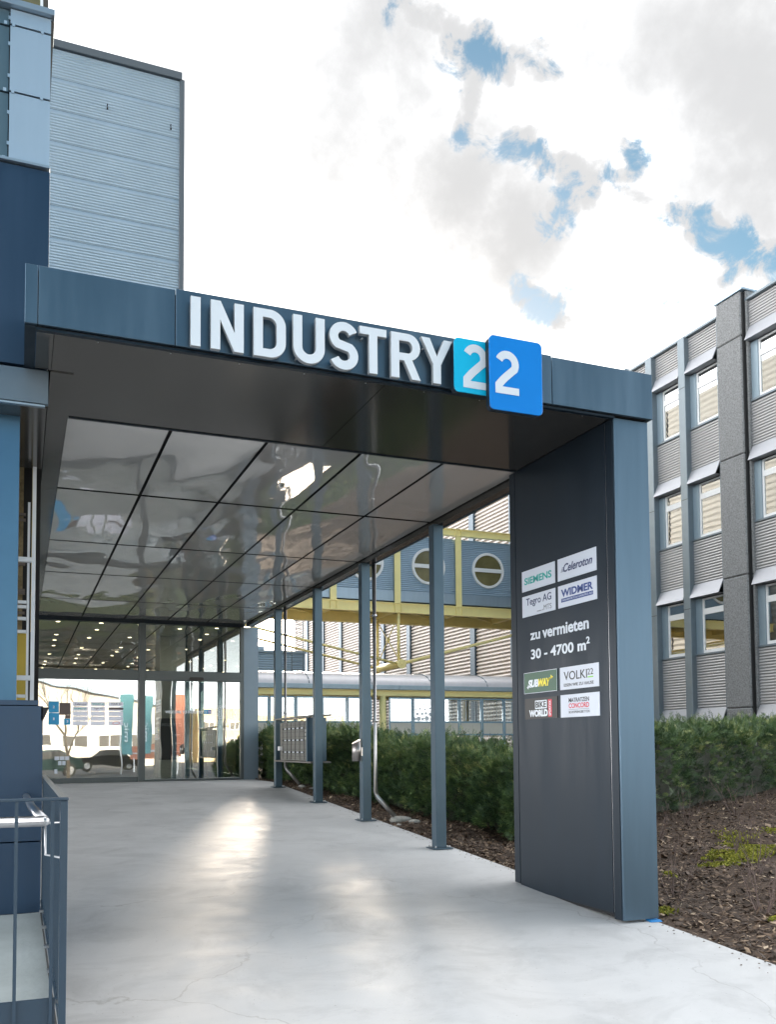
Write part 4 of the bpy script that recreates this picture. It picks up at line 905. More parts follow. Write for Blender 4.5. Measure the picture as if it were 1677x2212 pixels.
MB().tube([(CYX, YK - 0.15, CYZ), (CYX, YK + 2.35, CYZ)], 0.145, 20).build('king_cylinder', yellow, sw)
MB().tube([(CYX, YK - 0.19, CYZ), (CYX, YK - 0.151, CYZ)], 0.185, 24).tube([(CYX, YK - 0.23, CYZ), (CYX, YK - 0.19, CYZ)], 0.04, 6).build('end_disc', yellow, sw)
MB().tube([(CYX, YK + 2.351, CYZ), (CYX, YK + 2.39, CYZ)], 0.185, 24).build('end_disc', yellow, sw)
for y in (YK, YK + 2.2):
    MB().tube([(CYX - 0.05, y, CYZ + 0.1), (CYX - 0.05, y, 6.66)], 0.06, 10).build('hanger_post', yellow, sw)
    MB().tube([(CYX, y, CYZ), (4.5, y, 6.58)], 0.045, 8).build('tension_rod', yellow, sw)
    MB().tube([(CYX, y, CYZ), (22.7, y, 7.1)], 0.05, 8).build('tension_rod', yellow, sw)
MB().tube([(CYX - 0.05, YK, 6.6), (CYX - 0.05, YK + 2.2, 4.9)], 0.022, 6).tube([(CYX - 0.05, YK + 2.2, 6.6), (CYX - 0.05, YK, 4.9)], 0.022, 6).tube([(CYX - 0.10, YK + 1.1, 5.75), (CYX, YK + 1.1, 5.75)], 0.10, 12).build('cross_brace', yellow, sw)

# ================================================================== COVERED WALKWAY
cw = thing('covered_walkway', (12, 27, 0.9), 'covered walkway with silver barrel roof, yellow beam and glass screens', 'walkway roof')
YW = 26.0
nst = 220; na = 12; xs = np.linspace(4.6, 22.8, nst); th = np.linspace(0, math.pi, na)
rad = 1.0 + 0.022 * (np.arange(nst) % 2)
Xv, Tv = np.meshgrid(xs, th, indexing='ij'); Rv = rad[:, None]
V = np.stack([Xv.ravel(), (YW + 1.25 - 1.30 * np.cos(Tv) * Rv).ravel(), (3.46 + 0.44 * np.sin(Tv) * Rv).ravel()], 1); i = np.arange(nst * na).reshape(nst, na)
F = np.stack([i[:-1, :-1].ravel(), i[1:, :-1].ravel(), i[1:, 1:].ravel(), i[:-1, 1:].ravel()], 1)
link_mesh('barrel_roof', np_mesh('barrel_roof', V, F, mat('silver_roof', (0.62, 0.60, 0.62), 0.4, 0.35, var=0.05, vscale=2)), cw)
for x in np.arange(6.0, 22, 2.0):
    pts = [(x, YW + 1.25 - 1.32 * math.cos(a), 3.46 + 0.465 * math.sin(a)) for a in np.linspace(0.02, math.pi - 0.02, 10)]
    MB().tube(pts, 0.016, 5).build('roof_seam', fin_m, cw)
for (xa, xb) in ((4.6, 10.9), (10.905, 16.9), (16.905, 22.8)): part_box('gutter', cw, mat('gutter_blue', (0.30, 0.38, 0.44), 0.45, 0.4, var=0.08), xa, xb, YW - 0.10, YW + 0.03, 3.315, 3.46, bevel=0.01)
ibeam('eaves_beam', 4.6, 22.8, YW - 0.02, 3.13, 3.31, cw)
ibeam('eaves_beam', 4.6, 22.8, YW + 2.3, 3.13, 3.31, cw)
part_box('roof_underside', cw, mat('dark_soffit', (0.05, 0.05, 0.055), 0.8), 4.6, 22.8, YW + 0.2, YW + 2.28, 3.32, 3.36)
for x in (6.4, 10.41, 14.45, 18.5, 22.5):
    if x in (10.41, 18.5): MB().tube([(x, YW + 0.08, 0.9), (x, YW + 0.08, 3.13)], 0.105, 18).build('round_post', yellow, cw)
    part_box('rear_post', cw, mat('ochre_steel', (0.50, 0.33, 0.05), 0.5, var=0.05), x - 0.08, x + 0.08, YW + 2.3, YW + 2.46, 0.9, 3.12)
frame_b = mat('screen_frame_blue', (0.22, 0.36, 0.46), 0.45, 0.3)
cream = mat('cream_panel', (0.70, 0.66, 0.58), 0.6, var=0.03)
def screens(x0, n, p=0.812):
    for k in range(n):
        a = x0 + k * p; b = a + p - 0.03
        f = MB()
        for (c, d, e, g) in ((a, a + 0.035, 1.2, 3.09), (b - 0.035, b, 1.2, 3.09), (a + 0.035, b - 0.035, 3.045, 3.09), (a + 0.035, b - 0.035, 2.30, 2.35), (a + 0.035, b - 0.035, 1.90, 1.95)): f.box(c, d, YW + 0.05, YW + 0.10, e, g)
        fo = f.build('screen_frame', frame_b, cw)
        part_box('screen_pane', fo, glass_s, a + 0.036, b - 0.036, YW + 0.07, YW + 0.078, 2.351, 3.044)
        part_box('cream_panel', fo, cream, a + 0.036, b - 0.036, YW + 0.065, YW + 0.08, 1.951, 2.299)
        bars = MB()
        for j in range(7):
            xx = a + 0.10 + j * (p - 0.2) / 6; bars.box(xx - 0.006, xx + 0.006, YW + 0.20, YW + 0.212, 1.3, 1.89 if False else 3.03)
        bars.build('screen_bars', alu, fo)
screens(10.62, 14); screens(5.2, 6)
ds = []
for (cx, cz, r) in [(11.50, 2.42, .055), (11.62, 2.43, .075), (11.76, 2.42, .05), (11.90, 2.44, .08), (12.05, 2.42, .05), (11.58, 2.58, .045), (11.74, 2.58, .05), (11.87, 2.60, .045), (12.02, 2.57, .06), (11.52, 2.72, .03), (11.66, 2.74, .035), (11.84, 2.72, .03), (12.0, 2.76, .03), (11.56, 2.84, .02), (11.8, 2.88, .022), (12.06, 2.9, .02), (11.6, 2.95, .016), (11.9, 2.98, .016)]:
    ds.append(arc(cx, cz, r, r, 0, 360, 14)[:-1])
for lp_ in ds: link_mesh('dot_sticker', outline_mesh('dot_sticker', [lp_], sign_white, ((0, YW + 0.0685, 0), (1, 0, 0), UP), 0.002), cw, (0, YW + 0.0685, 0))

# ================================================================== LEFT FOREGROUND: podium, railing, handrail
tag(MB().box(-4.0, 0.133, 3.30, 5.998, 0.0, 0.60).build('podium_floor', mat('podium_concrete', (0.34, 0.38, 0.38), 0.7, var=0.14, vscale=2.2, bump=0.3, bscale=30)), kind='structure')
rl = thing('railing', (0.0, 3.28, 0.2), 'dark blue steel bar railing around the raised landing at lower left', 'railing')
rail_m = mat('railing_paint', (0.030, 0.055, 0.085), 0.35, 0.3, var=0.08, vscale=8)
part_box('top_rail', rl, rail_m, -1.6, 0.158, 3.25, 3.29, 1.424, 1.434, bevel=0.002)
part_box('top_rail', rl, mat('pale_rail_top', (0.25, 0.25, 0.24), 0.4, 0.5, var=0.1), 0.135, 0.158, 3.291, 6.10, 1.424, 1.434, bevel=0.001)  # side run in a paler, more metallic tone than the front run
part_box('corner_post', rl, rail_m, 0.132, 0.156, 3.255, 3.285, 0.16, 1.423, bevel=0.001)
part_box('end_post', rl, rail_m, 0.140, 0.152, 6.05, 6.09, 0.4, 1.423)
part_box('kick_plate', rl, rail_m, -1.6, 0.122, 3.275, 3.283, 0.12, 0.770)
part_box('bottom_bar', rl, rail_m, 0.136, 0.154, 3.30, 6.05, 0.655, 0.667)
for k in range(12): part_box('baluster', rl, rail_m, 0.108 - 0.112 * k - 0.0055, 0.108 - 0.112 * k + 0.0055, 3.262, 3.272, 0.13, 1.422)
bm_ = MB().box(-0.004, 0.004, -0.006, 0.006, 0, 0.755).mesh('baluster', rail_m)
for k in range(25): link_mesh('baluster', bm_, rl, (0.147, 3.38 + 0.11 * k, 0.668))
br = MB().box(-0.02, 0.004, -0.012, 0.012, 0, 0.012).mesh('rail_bracket', steel)
for k in range(5): link_mesh('rail_bracket', br, rl, (0.140, 3.6 + 0.5 * k, 0.668))
part_box('dark_gap_strip', rl, black, 0.1335, 0.1355, 3.30, 5.99, 0.0, 0.64)  # black strip paints the shade in the gap below the bottom bar
hr = thing('handrail', (0.0, 3.45, 1.3), 'round stainless steel handrail on the inside of the dark railing', 'handrail')
MB().tube([(-1.6, 3.45, 1.343), (0.085, 3.45, 1.343)], 0.0185, 20).build('rail_tube', steel, hr)
MB().tube([(0.087, 3.45, 1.343), (0.060, 4.6, 1.325), (0.045, 5.99, 1.31)], 0.0185, 20).build('rail_tube', steel, hr)
bm2 = bmesh.new(); bmesh.ops.create_uvsphere(bm2, u_segments=16, v_segments=10, radius=0.0187); me_ = bpy.data.meshes.new('rail_elbow'); bm2.to_mesh(me_); bm2.free(); me_.materials.append(steel)
for p in me_.polygons: p.use_smooth = True
link_mesh('rail_elbow', me_, hr, (0.087, 3.45, 1.343))
MB().tube([(0.10, 3.45, 1.335), (0.142, 3.47, 1.335)], 0.004, 6).build('bracket', steel, hr)
MB().tube([(0.090, 3.45, 1.325), (0.092, 3.45, 1.225), (0.138, 3.30, 1.228)], 0.004, 6).build('bracket', steel, hr)

# ================================================================== DOWNPIPES, BIN, LETTERBOX
def downpipe(x, y, label, m):
    t = thing('downpipe', (x, y, zr(y)), label, 'downpipe', 'steel downpipes on the canopy posts')
    z = zr(y)
    MB().tube([(x, y, 3.93), (x, y, z + 0.36), (x + 0.02, y - 0.01, z + 0.30), (x + 0.20, y - 0.15, z + 0.06)], 0.030, 14).build('pipe', m, t)
    MB().tube([(x, y, z + 1.25), (x, y, z + 1.28)], 0.036, 14).box(x - 0.10, x - 0.03, y - 0.008, y + 0.008, z + 1.257, z + 1.273).build('clamp', steel, t)
    MB().tube([(x, y, z + 2.6), (x, y, z + 2.63)], 0.036, 14).build('clamp', steel, t)
downpipe(4.215, 10.83, 'bright steel downpipe beside the third post with stones at its foot', mat('zinc_pipe', (0.42, 0.41, 0.41), 0.3, 0.85, var=0.04))
downpipe(4.215, 15.05, 'steel downpipe on the farthest post behind the letterboxes', MATS['zinc_pipe'])
def stone(x, y, s, lab):
    bm = bmesh.new(); bmesh.ops.create_icosphere(bm, subdivisions=2, radius=1)
    rs = random.Random(int(x * 999)); k = [rs.uniform(-.5, .5) for _ in range(6)]
    for v in bm.verts: v.co *= 1 + 0.18 * math.sin(3 * v.co.x + k[0] * 9) + 0.12 * math.sin(4 * v.co.y + k[1] * 9)
    for v in bm.verts: v.co.x *= s; v.co.y *= s * 0.7; v.co.z *= s * 0.42
    me = bpy.data.meshes.new('stone'); bm.to_mesh(me); bm.free(); me.materials.append(stone_m)
    for p in me.polygons: p.use_smooth = True
    o = link_mesh('stone', me, None, (x, y, float(mulch_z(x, y)) + s * 0.25)); tag(o, lab, 'stone', 'stones under the downpipes')
stone(4.52, 10.72, 0.13, 'largest pale stone under the near downpipe spout'); stone(4.62, 10.50, 0.09, 'medium pale stone right of the near downpipe spout'); stone(4.38, 10.45, 0.045, 'small pebble left of the near downpipe spout')
stone(4.45, 14.85, 0.08, 'stone under the far downpipe spout'); stone(4.58, 14.70, 0.05, 'small pale pebble beside the far downpipe spout')
bn = thing('wall_ashtray', (3.97, 10.86, 1.42), 'small brushed steel cylinder bin fixed to the third post', 'ashtray')
bv = []; nb = 20
mbn = MB()
for j in range(nb):
    a = 2 * math.pi * j / nb; mbn.v.append((3.965 + 0.055 * math.cos(a), 10.84 + 0.055 * math.sin(a), 1.405))
for j in range(nb):
    a = 2 * math.pi * j / nb; mbn.v.append((3.965 + 0.055 * math.cos(a), 10.84 + 0.055 * math.sin(a), 1.655 + 0.03 * math.cos(a)))
for j in range(nb): mbn.f.append((j, (j + 1) % nb, nb + (j + 1) % nb, nb + j)); mbn.m.append(None); mbn.sm.append(True)
mbn.f.append(tuple(range(nb, 2 * nb))); mbn.m.append(None); mbn.sm.append(False); mbn.f.append(tuple(reversed(range(nb)))); mbn.m.append(None); mbn.sm.append(False)
mbn.build('bin_body', mat('satin_steel', (0.36, 0.34, 0.33), 0.35, 0.9), bn)
part_box('mounting_plate', bn, steel, 4.015, 4.034, 10.80, 10.86, 1.47, 1.58)
lbx = thing('letterbox_unit', (4.15, 14.0, 1.35), 'dark grey bank of letterboxes hung between the two far posts', 'letterboxes')
part_box('cabinet', lbx, box_m, 4.05, 4.30, 13.16, 14.78, 1.375, 1.985, bevel=0.004)
part_box('side_panel', lbx, postm, 4.00, 4.31, 13.10, 13.15, 1.37, 2.03, bevel=0.003)
MB().hexa([(4.0, 12.92, 1.345), (4.32, 12.92, 1.345), (4.32, 15.0, 1.345), (4.0, 15.0, 1.345), (4.0, 12.92, 1.37), (4.32, 12.92, 1.37), (4.32, 15.0, 1.37), (4.0, 15.0, 1.37)]).build('base_shelf', mat('shelf_metal', (0.16, 0.15, 0.14), 0.45, 0.3), lbx)
MB().hexa([(3.99, 12.92, 2.035), (4.33, 12.92, 2.05), (4.33, 15.0, 2.05), (3.99, 15.0, 2.035), (3.99, 12.92, 2.06), (4.33, 12.92, 2.075), (4.33, 15.0, 2.075), (3.99, 15.0, 2.06)]).build('rain_cover', box_m, lbx)
for z in (1.865, 1.68, 1.49):
    part_box('slot_recess', lbx, black, 4.046, 4.049, 13.42, 14.60, z, z + 0.030)
    tg = MB()
    for j in range(5): tg.box(4.042, 4.0455, 13.45 + j * 0.235, 13.45 + j * 0.235 + 0.12, z + 0.004, z + 0.026)
    tg.build('name_tags', plate_w, lbx)
g_ = MB()
for y in (13.40, 13.64, 13.88, 14.12, 14.36, 14.61): g_.box(4.046, 4.0495, y, y + 0.006, 1.39, 1.97)
for z in (1.44, 1.55, 1.63, 1.745, 1.82, 1.93): g_.box(4.0455, 4.049, 13.3, 14.7, z, z + 0.004)
g_.build('door_joints', mat('joint_grey', (0.05, 0.05, 0.05), 0.6), lbx)
g_ = MB()
for z in (1.82, 1.76, 1.70): g_.box(4.043, 4.049, 13.26, 13.34, z, z + 0.035)
g_.build('bell_buttons', steel, lbx)
part_box('key_safe', lbx, alu, 3.99, 4.045, 14.62, 14.72, 1.53, 1.60, bevel=0.005)

# ================================================================== VEGETATION
def hedge(name, p0, p1, thick, z0f, h, n, seed, label, sc=1.0):
    rs = np.random.default_rng(seed)
    p0 = np.array(p0, float); p1 = np.array(p1, float); L_ = np.linalg.norm(p1 - p0); t = (p1 - p0) / L_; nrm = np.array([t[1], -t[0]])
    th_ = thing(name, (float((p0 + p1)[0] / 2), float((p0 + p1)[1] / 2), z0f(*((p0 + p1) / 2))), label, 'hedge')
    u = rs.uniform(0, L_, n); face = rs.random(n)
    top = h * (1 + 0.05 * np.sin(u * 2.1 + seed) + 0.035 * np.sin(u * 5.3) + 0.02 * np.sin(u * 11))
    bulge = 0.06 * np.sin(u * 3.3 + 1) + 0.04 * np.sin(u * 7.7)
    w = thick / 2
    v = np.zeros(n); z = np.zeros(n); ov = np.zeros(n); oz = np.zeros(n)
    s1 = face < 0.55; s2 = (face >= 0.55) & (face < 0.9); s3 = face >= 0.9
    hz = rs.uniform(0.02, 1, n) ** 0.9
    dep = rs.exponential(0.07, n)
    lump = 0.07 * np.sin(u * 4.1 + hz * 5) * np.cos(hz * 7 + u * 1.3) + 0.035 * np.sin(u * 13 + hz * 11)
    v[s1] = (-w - bulge - lump + dep)[s1]; z[s1] = (hz * top)[s1]; ov[s1] = -1; oz[s1] = 0.35
    v[s2] = rs.uniform(-w, w, n)[s2]; z[s2] = (top - dep * 0.8 + 0.16 * rs.random(n) ** 6 + 0.05 * np.sin(u * 17) * np.cos(v * 13))[s2]; oz[s2] = 1; ov[s2] = rs.uniform(-.5, .5, n)[s2]
    v[s3] = (w + bulge - dep)[s3]; z[s3] = (hz * top)[s3]; ov[s3] = 1; oz[s3] = 0.3
    P = p0[None] + t[None] * u[:, None] + nrm[None] * (-v)[:, None] * -1
    base = np.array([z0f(x, y) for x, y in P])
    C = np.stack([P[:, 0], P[:, 1], base + z], 1)
    D = np.stack([nrm[0] * ov, nrm[1] * ov, oz], 1) + rs.normal(0, 0.55, (n, 3)) + np.array([0, 0, 0.15]); D /= np.linalg.norm(D, axis=1)[:, None]
    S_ = np.cross(D, rs.normal(0, 1, (n, 3))); S_ /= np.linalg.norm(S_, axis=1)[:, None]
    ln = rs.uniform(0.08, 0.16, n) * sc
    vs = []; fs = []; rn_ = []
    K = 8; base_i = 0
    rnd = np.clip(0.30 + 0.15 * np.sin(u * 9.1 + z * 13) * np.sin(z * 8 - u * 3) + 0.24 * rs.normal(0, 1, n) + 0.28 * (z / h - 0.55) + 0.12 * np.sin(u * 2.7 + z * 6), 0, 1)  # paler towards the top: sunlit crown put into the needle colour
    for k in range(K):
        f = (k // 2 + 0.6) / (K / 2 + 0.6); sd = 1 if k % 2 else -1
        root = C + D * (ln * f * 0.8)[:, None]; nl = ln * (0.42 - 0.16 * f)
        tipd = D * 0.62 + S_ * sd * 0.78; up = np.cross(D, S_)
        tip = root + tipd * nl[:, None] + up * (nl * rs.uniform(-.25, .25, n))[:, None]
        wd = D * (0.0085 * sc) * 0.9
        a = root - wd; b = root + wd; m2 = (root + tip) / 2 + wd * 1.1
        vs.append(np.stack([a, m2, tip, b], 1) if False else np.stack([a, tip, m2 + wd * 0.4], 1)); rn_.append(rnd + rs.normal(0, 0.05, n))
    # leading shoot
    a = C + D * (ln * 0.6)[:, None] - S_ * 0.004 * sc; b = C + D * (ln * 0.6)[:, None] + S_ * 0.004 * sc; c = C + D * (ln * 1.25)[:, None]
    vs.append(np.stack([a, b, c], 1)); rn_.append(rnd + 0.12)
    V = np.concatenate(vs).reshape(-1, 3); F = np.arange(len(V)).reshape(-1, 3)
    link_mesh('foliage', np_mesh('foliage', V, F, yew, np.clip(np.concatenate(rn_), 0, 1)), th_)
    # dark core: lumpy filler body that stops see-through and darkens the hedge inside
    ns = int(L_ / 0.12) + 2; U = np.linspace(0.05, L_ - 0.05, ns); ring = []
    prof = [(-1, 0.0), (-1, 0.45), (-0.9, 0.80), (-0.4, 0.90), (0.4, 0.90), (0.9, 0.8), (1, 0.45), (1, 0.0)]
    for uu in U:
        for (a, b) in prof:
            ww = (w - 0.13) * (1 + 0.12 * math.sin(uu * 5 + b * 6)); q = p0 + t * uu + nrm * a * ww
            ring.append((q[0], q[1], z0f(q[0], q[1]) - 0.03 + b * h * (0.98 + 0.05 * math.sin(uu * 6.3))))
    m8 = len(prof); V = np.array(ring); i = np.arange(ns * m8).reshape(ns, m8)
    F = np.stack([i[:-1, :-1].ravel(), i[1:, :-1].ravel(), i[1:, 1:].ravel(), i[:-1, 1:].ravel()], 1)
    link_mesh('dark_core', np_mesh('dark_core', V, F, yewcore), th_)
def z0(x, y): return float(0.06 * min(max(y, 0), 16.0) - 0.03)
hedge('yew_hedge', (5.75, 8.9), (4.85, 18.2), 0.8, z0, 0.90, 22000, 3, 'clipped dark yew hedge running behind the canopy posts')
hedge('yew_hedge', (6.6, 10.0), (16.2, 15.0), 0.9, z0, 1.09, 22000, 5, 'clipped dark yew hedge to the right of the sign pylon', sc=1.15)

def shrub_mesh(seed, h):
    rs = random.Random(seed); b = MB()
    for i in range(rs.randint(6, 10)):
        a = rs.uniform(0, 2 * math.pi); ln = h * rs.uniform(0.5, 1.0); lean = rs.uniform(0.15, 0.65); p = Vector((0.03 * math.cos(a), 0.03 * math.sin(a), -0.03)); pts = [p]
        d = Vector((math.cos(a) * lean, math.sin(a) * lean, 1)).normalized(); n = 6
        for k in range(n):
            d = (d + Vector((rs.uniform(-.16, .16), rs.uniform(-.16, .16), rs.uniform(-.05, .07)))).normalized(); p = p + d * ln / n; pts.append(p)
            if k > 1 and rs.random() < 0.65:
                e = (d + Vector((rs.uniform(-1, 1), rs.uniform(-1, 1), rs.uniform(0, .6)))).normalized(); q = p; sp = [q]
                for _ in range(3): e = (e + Vector((rs.uniform(-.2, .2), rs.uniform(-.2, .2), .05))).normalized(); q = q + e * ln * rs.uniform(.06, .12); sp.append(q)
                b.tube(sp, 0.0028, 4, r1=0.0012, cap=False)
        b.tube(pts, 0.0055, 5, r1=0.0018, cap=False)
    return b.mesh('bare_shrub', twig_m)
sm_ = [shrub_mesh(s, h) for s, h in ((1, .55), (2, .48), (3, .62), (4, .42), (5, .5))]
spots = [(5.25, 6.95, 1), (5.95, 8.25, 2), (7.0, 8.8, 0), (8.1, 9.6, 2), (6.3, 6.55, 3), (6.9, 7.5, 1), (7.9, 8.3, 4), (9.2, 9.9, 0), (5.3, 5.45, 4), (6.0, 5.75, 0), (6.6, 5.9, 3), (7.6, 7.2, 2), (8.8, 8.6, 1), (5.6, 4.75, 3), (9.8, 9.3, 0), (7.3, 6.5, 4), (10.3, 10.6, 1), (6.5, 9.0, 3), (8.2, 7.6, 0), (5.0, 6.1, 2)]
for k, (x, y, i) in enumerate(spots):
    o = link_mesh('bare_shrub', sm_[i], None, (x, y, float(mulch_z(x, y)))); o.rotation_euler[2] = k * 2.4; s = 0.85 + 0.3 * ((k * 37) % 10) / 10; o.scale = (s, s, s)
    tag(o, 'leafless thorny shrub sticking out of the bark mulch', 'shrub', 'bare shrubs in the bark mulch bed')

def scatter_chips(name, n, xr, yf, size, seed, m, label=None):
    rs = np.random.default_rng(seed); x = xr[0] + (xr[1] - xr[0]) * rs.random(n) ** 1.25; y = yf(x, rs.random(n), rs)
    k = x > PX + 0.02; x, y = x[k], y[k]; n = len(x)
    a = rs.uniform(0, math.pi, n); ln = size * rs.lognormal(0, 0.45, n); wd = ln * rs.uniform(0.22, 0.6, n)
    tx = np.cos(a); ty = np.sin(a); tz = rs.normal(0, 0.32, n); sz = rs.normal(0, 0.4, n)
    z = mulch_z(x, y) + np.abs(rs.normal(0, 0.012, n)) + 0.004
    C = np.stack([x, y, z], 1); T = np.stack([tx, ty, tz], 1) * ln[:, None]; S_ = np.stack([-ty, tx, sz], 1) * wd[:, None]; up = np.array([0, 0, 1.0]) * (0.25 * wd)[:, None]
    V = np.stack([C - T, C - S_ * .8 + T * .2, C + T, C + S_ + T * -.2, C + up * 1.4], 1).reshape(-1, 3); b = np.arange(n) * 5
    F = np.concatenate([np.stack([b + i, b + (i + 1) % 4, b + 4], 1) for i in range(4)]); r_ = rs.beta(0.7, 1.8, n)
    me = np_mesh(name, V, F, m, np.tile(r_, 4)); o = link_mesh(name, me); tag(o, label, None, None, 'stuff'); return o
scatter_chips('bark_chips', 60000, (PX, 12.5), lambda x, r, rs: 3.0 + (x - PX) * 0.75 + r * 8.0 - 0.0 * x, 0.019, 11, chip_m)
scatter_chips('bark_chips', 22000, (PX, 6.0), lambda x, r, rs: 6.5 + r * 11, 0.016, 12, chip_m)
# moss cushions
rs = np.random.default_rng(21); mv = []; 
for (cx, cy, sx, sy, n) in ((7.45, 7.8, .32, .36, 3000), (6.95, 7.4, .42, .22, 1700), (6.5, 7.15, .3, .14, 500), (7.9, 8.5, .3, .25, 350), (5.6, 6.9, .08, .08, 120), (4.45, 5.62, .16, .05, 260), (5.2, 5.2, .07, .05, 90), (6.1, 5.6, .08, .06, 90), (8.6, 8.6, .2, .2, 180), (6.2, 8.4, .1, .1, 90)):
    a = rs.uniform(0, 2 * math.pi, n); r_ = rs.random(n) ** 0.6 * (1 + 0.35 * np.sin(3 * a + cx) + .2 * np.sin(7 * a)); mv.append(np.stack([cx + sx * r_ * np.cos(a) + .35 * sy * r_ * np.sin(a), cy + sy * r_ * np.sin(a)], 1))
Q = np.concatenate(mv); Q = Q[Q[:, 0] > PX + .03]; n = len(Q); z = mulch_z(Q[:, 0], Q[:, 1]) + rs.uniform(0.004, 0.03, n)
C = np.stack([Q[:, 0], Q[:, 1], z], 1); T = rs.normal(0, 1, (n, 3)) * .011; S_ = rs.normal(0, 1, (n, 3)) * .011
V = np.stack([C - T, C + S_, C + T, C + np.array([0, 0, .014])], 1).reshape(-1, 3); b = np.arange(n) * 4; F = np.concatenate([np.stack([b, b + 1, b + 3], 1), np.stack([b + 1, b + 2, b + 3], 1)])
r_ = np.clip(rs.normal(.55, .25, n), 0, 1); tag(link_mesh('moss', np_mesh('moss', V, F, moss_m, np.tile(r_, 2))), kind='stuff')
# stray bark bits on the path edge
n = 300; rs = np.random.default_rng(31); x = PX - np.abs(rs.exponential(.05, n)) - .004; y = rs.uniform(3, 15, n); a = rs.uniform(0, 6, n); s = rs.uniform(.004, .013, n)
C = np.stack([x, y, .06 * y + .003], 1); T = np.stack([np.cos(a) * s, np.sin(a) * s, 0 * a], 1); S_ = np.stack([-np.sin(a) * s * .5, np.cos(a) * s * .5, 0 * a], 1)
V = np.stack([C - T, C - S_, C + T, C + S_, C + np.array([0, 0, .005])], 1).reshape(-1, 3); b = np.arange(n) * 5; F = np.concatenate([np.stack([b + i, b + (i + 1) % 4, b + 4], 1) for i in range(4)])
tag(link_mesh('stray_bark', np_mesh('stray_bark', V, F, chip_m, np.tile(rs.random(n) * .5, 4))), kind='stuff')

# ================================================================== BEHIND THE CAMERA (seen in the glass)
wh = thing('warehouse', (2, -70, 0), 'long pale warehouse with a shallow gable, mirrored in the entrance glass', 'building')
b = MB(); b.v = [(-22, -60, -0.1), (16, -60, -0.1), (16, -60, 5.2), (-4, -60, 9.2), (-22, -60, 5.6), (-22, -90, -0.1), (16, -90, -0.1), (16, -90, 5.2), (-4, -90, 9.2), (-22, -90, 5.6)]
b.f = [(4, 3, 2, 1, 0), (5, 6, 7, 8, 9), (1, 2, 7, 6), (0, 5, 9, 4)]; b.m = [None] * 4; b.sm = [False] * 4
b.build('wall', mat('beige_render', (0.50, 0.46, 0.40), 0.8, var=0.04), wh)
b = MB(); b.hexa([(-4, -59.3, 9.25), (16.6, -59.3, 5.05), (16.6, -90.5, 5.05), (-4, -90.5, 9.25), (-4, -59.3, 9.6), (16.8, -59.3, 5.35), (16.8, -90.5, 5.35), (-4, -90.5, 9.6)]); b.hexa([(-22.6, -59.3, 5.4), (-4.01, -59.3, 9.25), (-4.01, -90.5, 9.25), (-22.6, -90.5, 5.4), (-22.6, -59.3, 5.8), (-4.01, -59.3, 9.6), (-4.01, -90.5, 9.6), (-22.6, -90.5, 5.8)])
b.build('roof', mat('blue_grey_roof', (0.25, 0.33, 0.42), 0.5), wh)
for x in np.arange(-20, 14, 3.4):
    w = part_box('window', wh, winframe, x, x + 2.6, -59.96, -59.90, 1.6, 2.9); part_box('pane', w, g_black, x + .1, x + 1.25, -59.89, -59.87, 1.7, 2.8); part_box('pane', w, g_black, x + 1.35, x + 2.5, -59.89, -59.87, 1.7, 2.8)
yb = thing('ochre_office', (24, -62, 0), 'low ochre building with window bands, mirrored in the right glass door', 'building')
part_box('wall', yb, mat('ochre_render', (0.60, 0.47, 0.28), 0.8, var=0.05), 17.5, 40, -72, -62, -0.1, 5.6)
for z in (1.3, 3.4):
    for x in np.arange(18, 39, 1.5):
        w = part_box('window', yb, winframe, x, x + 1.2, -61.99, -61.93, z, z + 1.1); part_box('pane', w, g_black, x + .08, x + .56, -61.92, -61.9, z + .08, z + 1.02); part_box('pane', w, g_black, x + .64, x + 1.12, -61.92, -61.9, z + .08, z + 1.02)
teal = mat('teal_banner_cloth', (0.09, 0.23, 0.26), 0.8); orange = mat('orange_banner_cloth', (0.50, 0.20, 0.13), 0.8)
for k, (x, m_, lab) in enumerate(((5.9, teal, 'teal banner flag, leftmost in the mirrored row'), (7.0, teal, 'teal banner flag, second in the mirrored row'), (8.1, teal, 'teal banner flag, third in the mirrored row'), (9.2, orange, 'orange banner flag at the end of the mirrored row'))):
    yf = -24.0; t = thing('banner_flag', (x, yf, 0), lab, 'flag', 'banner flags by the parking lot')
    MB().tube([(x, yf, -0.1), (x, yf, 5.2)], 0.04, 8).build('pole', alu, t)
    nn = 12; zz = np.linspace(1.2, 4.9, nn); V = np.concatenate([np.stack([np.full(nn, x + .05), yf + 0 * zz, zz], 1), np.stack([x + .75 + .03 * np.sin(zz * 3), yf + .10 * np.sin(zz * 2 + k), zz], 1)]); i = np.arange(nn - 1)
    link_mesh('cloth', np_mesh('cloth', V, np.stack([i, i + nn, i + nn + 1, i + 1], 1), m_, smooth=True), t)
    if k < 3: text('mic', (x + .22, yf + .14, 1.9), (0, 0, 1), (1, 0, 0), 1.3, .3, sign_white, t, depth=.004)
bb = thing('billboard', (8.4, -27, 0), 'wide orange billboard on white posts behind the flags', 'billboard')
for x in (7.0, 8.4, 9.8): part_box('leg', bb, alu, x, x + .08, -27, -26.92, -0.1, 1.0)
part_box('board', bb, orange, 6.8, 10.1, -27, -26.95, 0.9, 1.7); part_box('stripe', bb, plate_w, 7.0, 9.8, -26.945, -26.93, 1.25, 1.35)
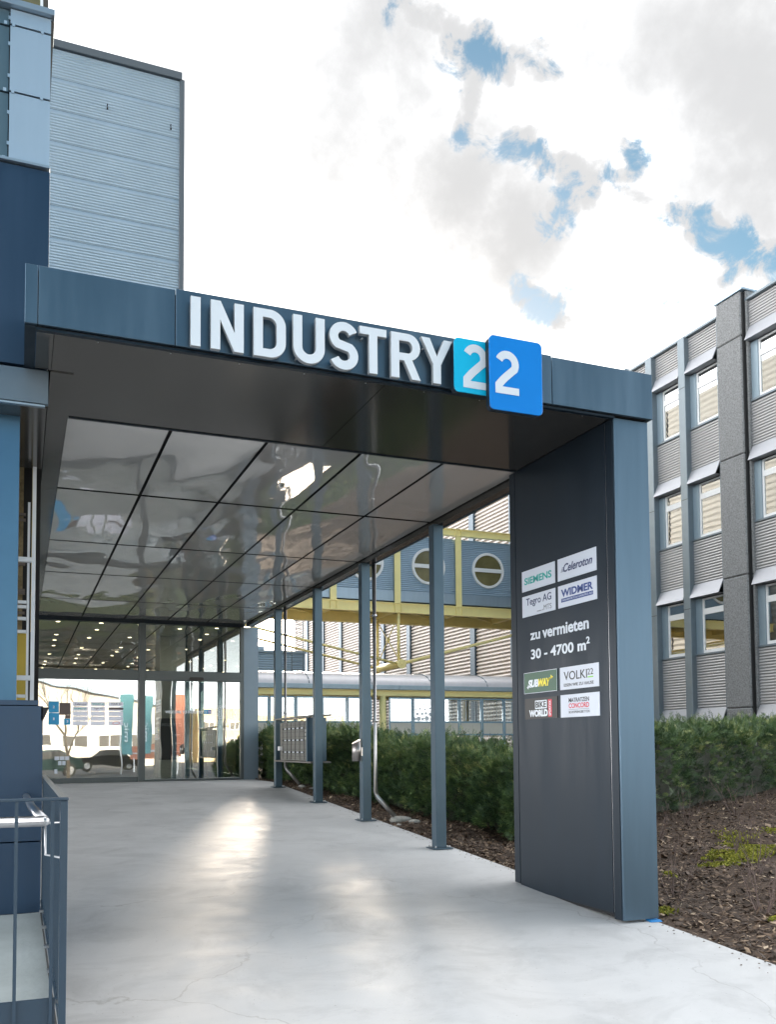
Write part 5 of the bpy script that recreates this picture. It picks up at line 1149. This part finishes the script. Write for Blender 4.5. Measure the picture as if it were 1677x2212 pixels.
def car(x, y, m_, lab, s=1.0):
    t = thing('parked_car', (x, y, 0), lab, 'car', 'cars in the mirrored parking lot')
    prof = [(-2.1, .35), (-2.15, .75), (-1.9, .92), (-1.1, .98), (-.55, 1.42), (.75, 1.45), (1.45, 1.02), (2.0, .95), (2.12, .6), (2.1, .35)]
    b = MB(); n = len(prof)
    for yy, k in ((-.85, 1), (.85, 1)):
        for (px, pz) in prof: b.v.append((x + px * s, y + yy * (0.86 if pz > 1.1 else 1), pz * s))
    b.f = [tuple(range(n)), tuple(reversed(range(n, 2 * n)))] + [(i, i + n, (i + 1) % n + n, (i + 1) % n) for i in range(n)]; b.m = [None] * len(b.f); b.sm = [False] * len(b.f)
    b.build('body', m_, t)
    for sx in (-1, 1): MB().quad([(x - .50 * s, y + sx * .78, 1.36 * s), (x + .70 * s, y + sx * .78, 1.38 * s), (x + 1.28 * s, y + sx * .865, 1.03 * s), (x - 1.0 * s, y + sx * .865, 1.0 * s)]).build('side_window', g_black, t)
    for wx_ in (-1.35, 1.35):
        for sy in (-1, 1):
            w = MB().tube([(x + wx_ * s, y + sy * .70, .33), (x + wx_ * s, y + sy * .88, .33)], .33, 18).build('wheel', g_black, t); MB().tube([(x + wx_ * s, y + sy * .88, .33), (x + wx_ * s, y + sy * .895, .33)], .2, 12).build('rim', steel, w)
car(1.4, -22, mat('dark_green_car', (0.03, 0.06, 0.06), 0.2, 0.5, coat=.5), 'dark van-like car mirrored low in the left glass'); car(5.6, -30, mat('black_car', (0.02, 0.02, 0.025), 0.2, 0.5, coat=.5), 'black car mirrored behind the billboard')
car(14.5, -22, mat('silver_car', (0.5, 0.52, 0.55), 0.25, 0.6, coat=.5), 'silver car mirrored in the right glass door')
tr = thing('bare_tree', (2.6, -19, 0), 'leafless tree mirrored in the left glass pane', 'tree')
b = MB(); rs_ = random.Random(4)
def branch(p, d, ln, r, lv):
    pts = [p]; q = p; n = 4
    for _ in range(n): d = (d + Vector((rs_.uniform(-.12, .12), rs_.uniform(-.12, .12), .03))).normalized(); q = q + d * ln / n; pts.append(q)
    b.tube(pts, r, 6 if lv < 2 else 4, r1=r * .62, cap=False)
    if lv < 5:
        for k in range(3 if lv < 4 else 2):
            e = (d + Vector((rs_.uniform(-.75, .75), rs_.uniform(-.75, .75), rs_.uniform(-.1, .5)))).normalized(); branch(pts[-1 if k == 0 else rs_.randint(2, 4)], e, ln * .72, r * .55, lv + 1)
branch(Vector((2.6, -19, -0.1)), Vector((0, 0, 1)), 2.4, .11, 0); b.build('trunk_and_branches', bark_dk, tr)

scene.render.engine = 'CYCLES'
scene.cycles.max_bounces = 8; scene.cycles.transparent_max_bounces = 16; scene.cycles.glossy_bounces = 5
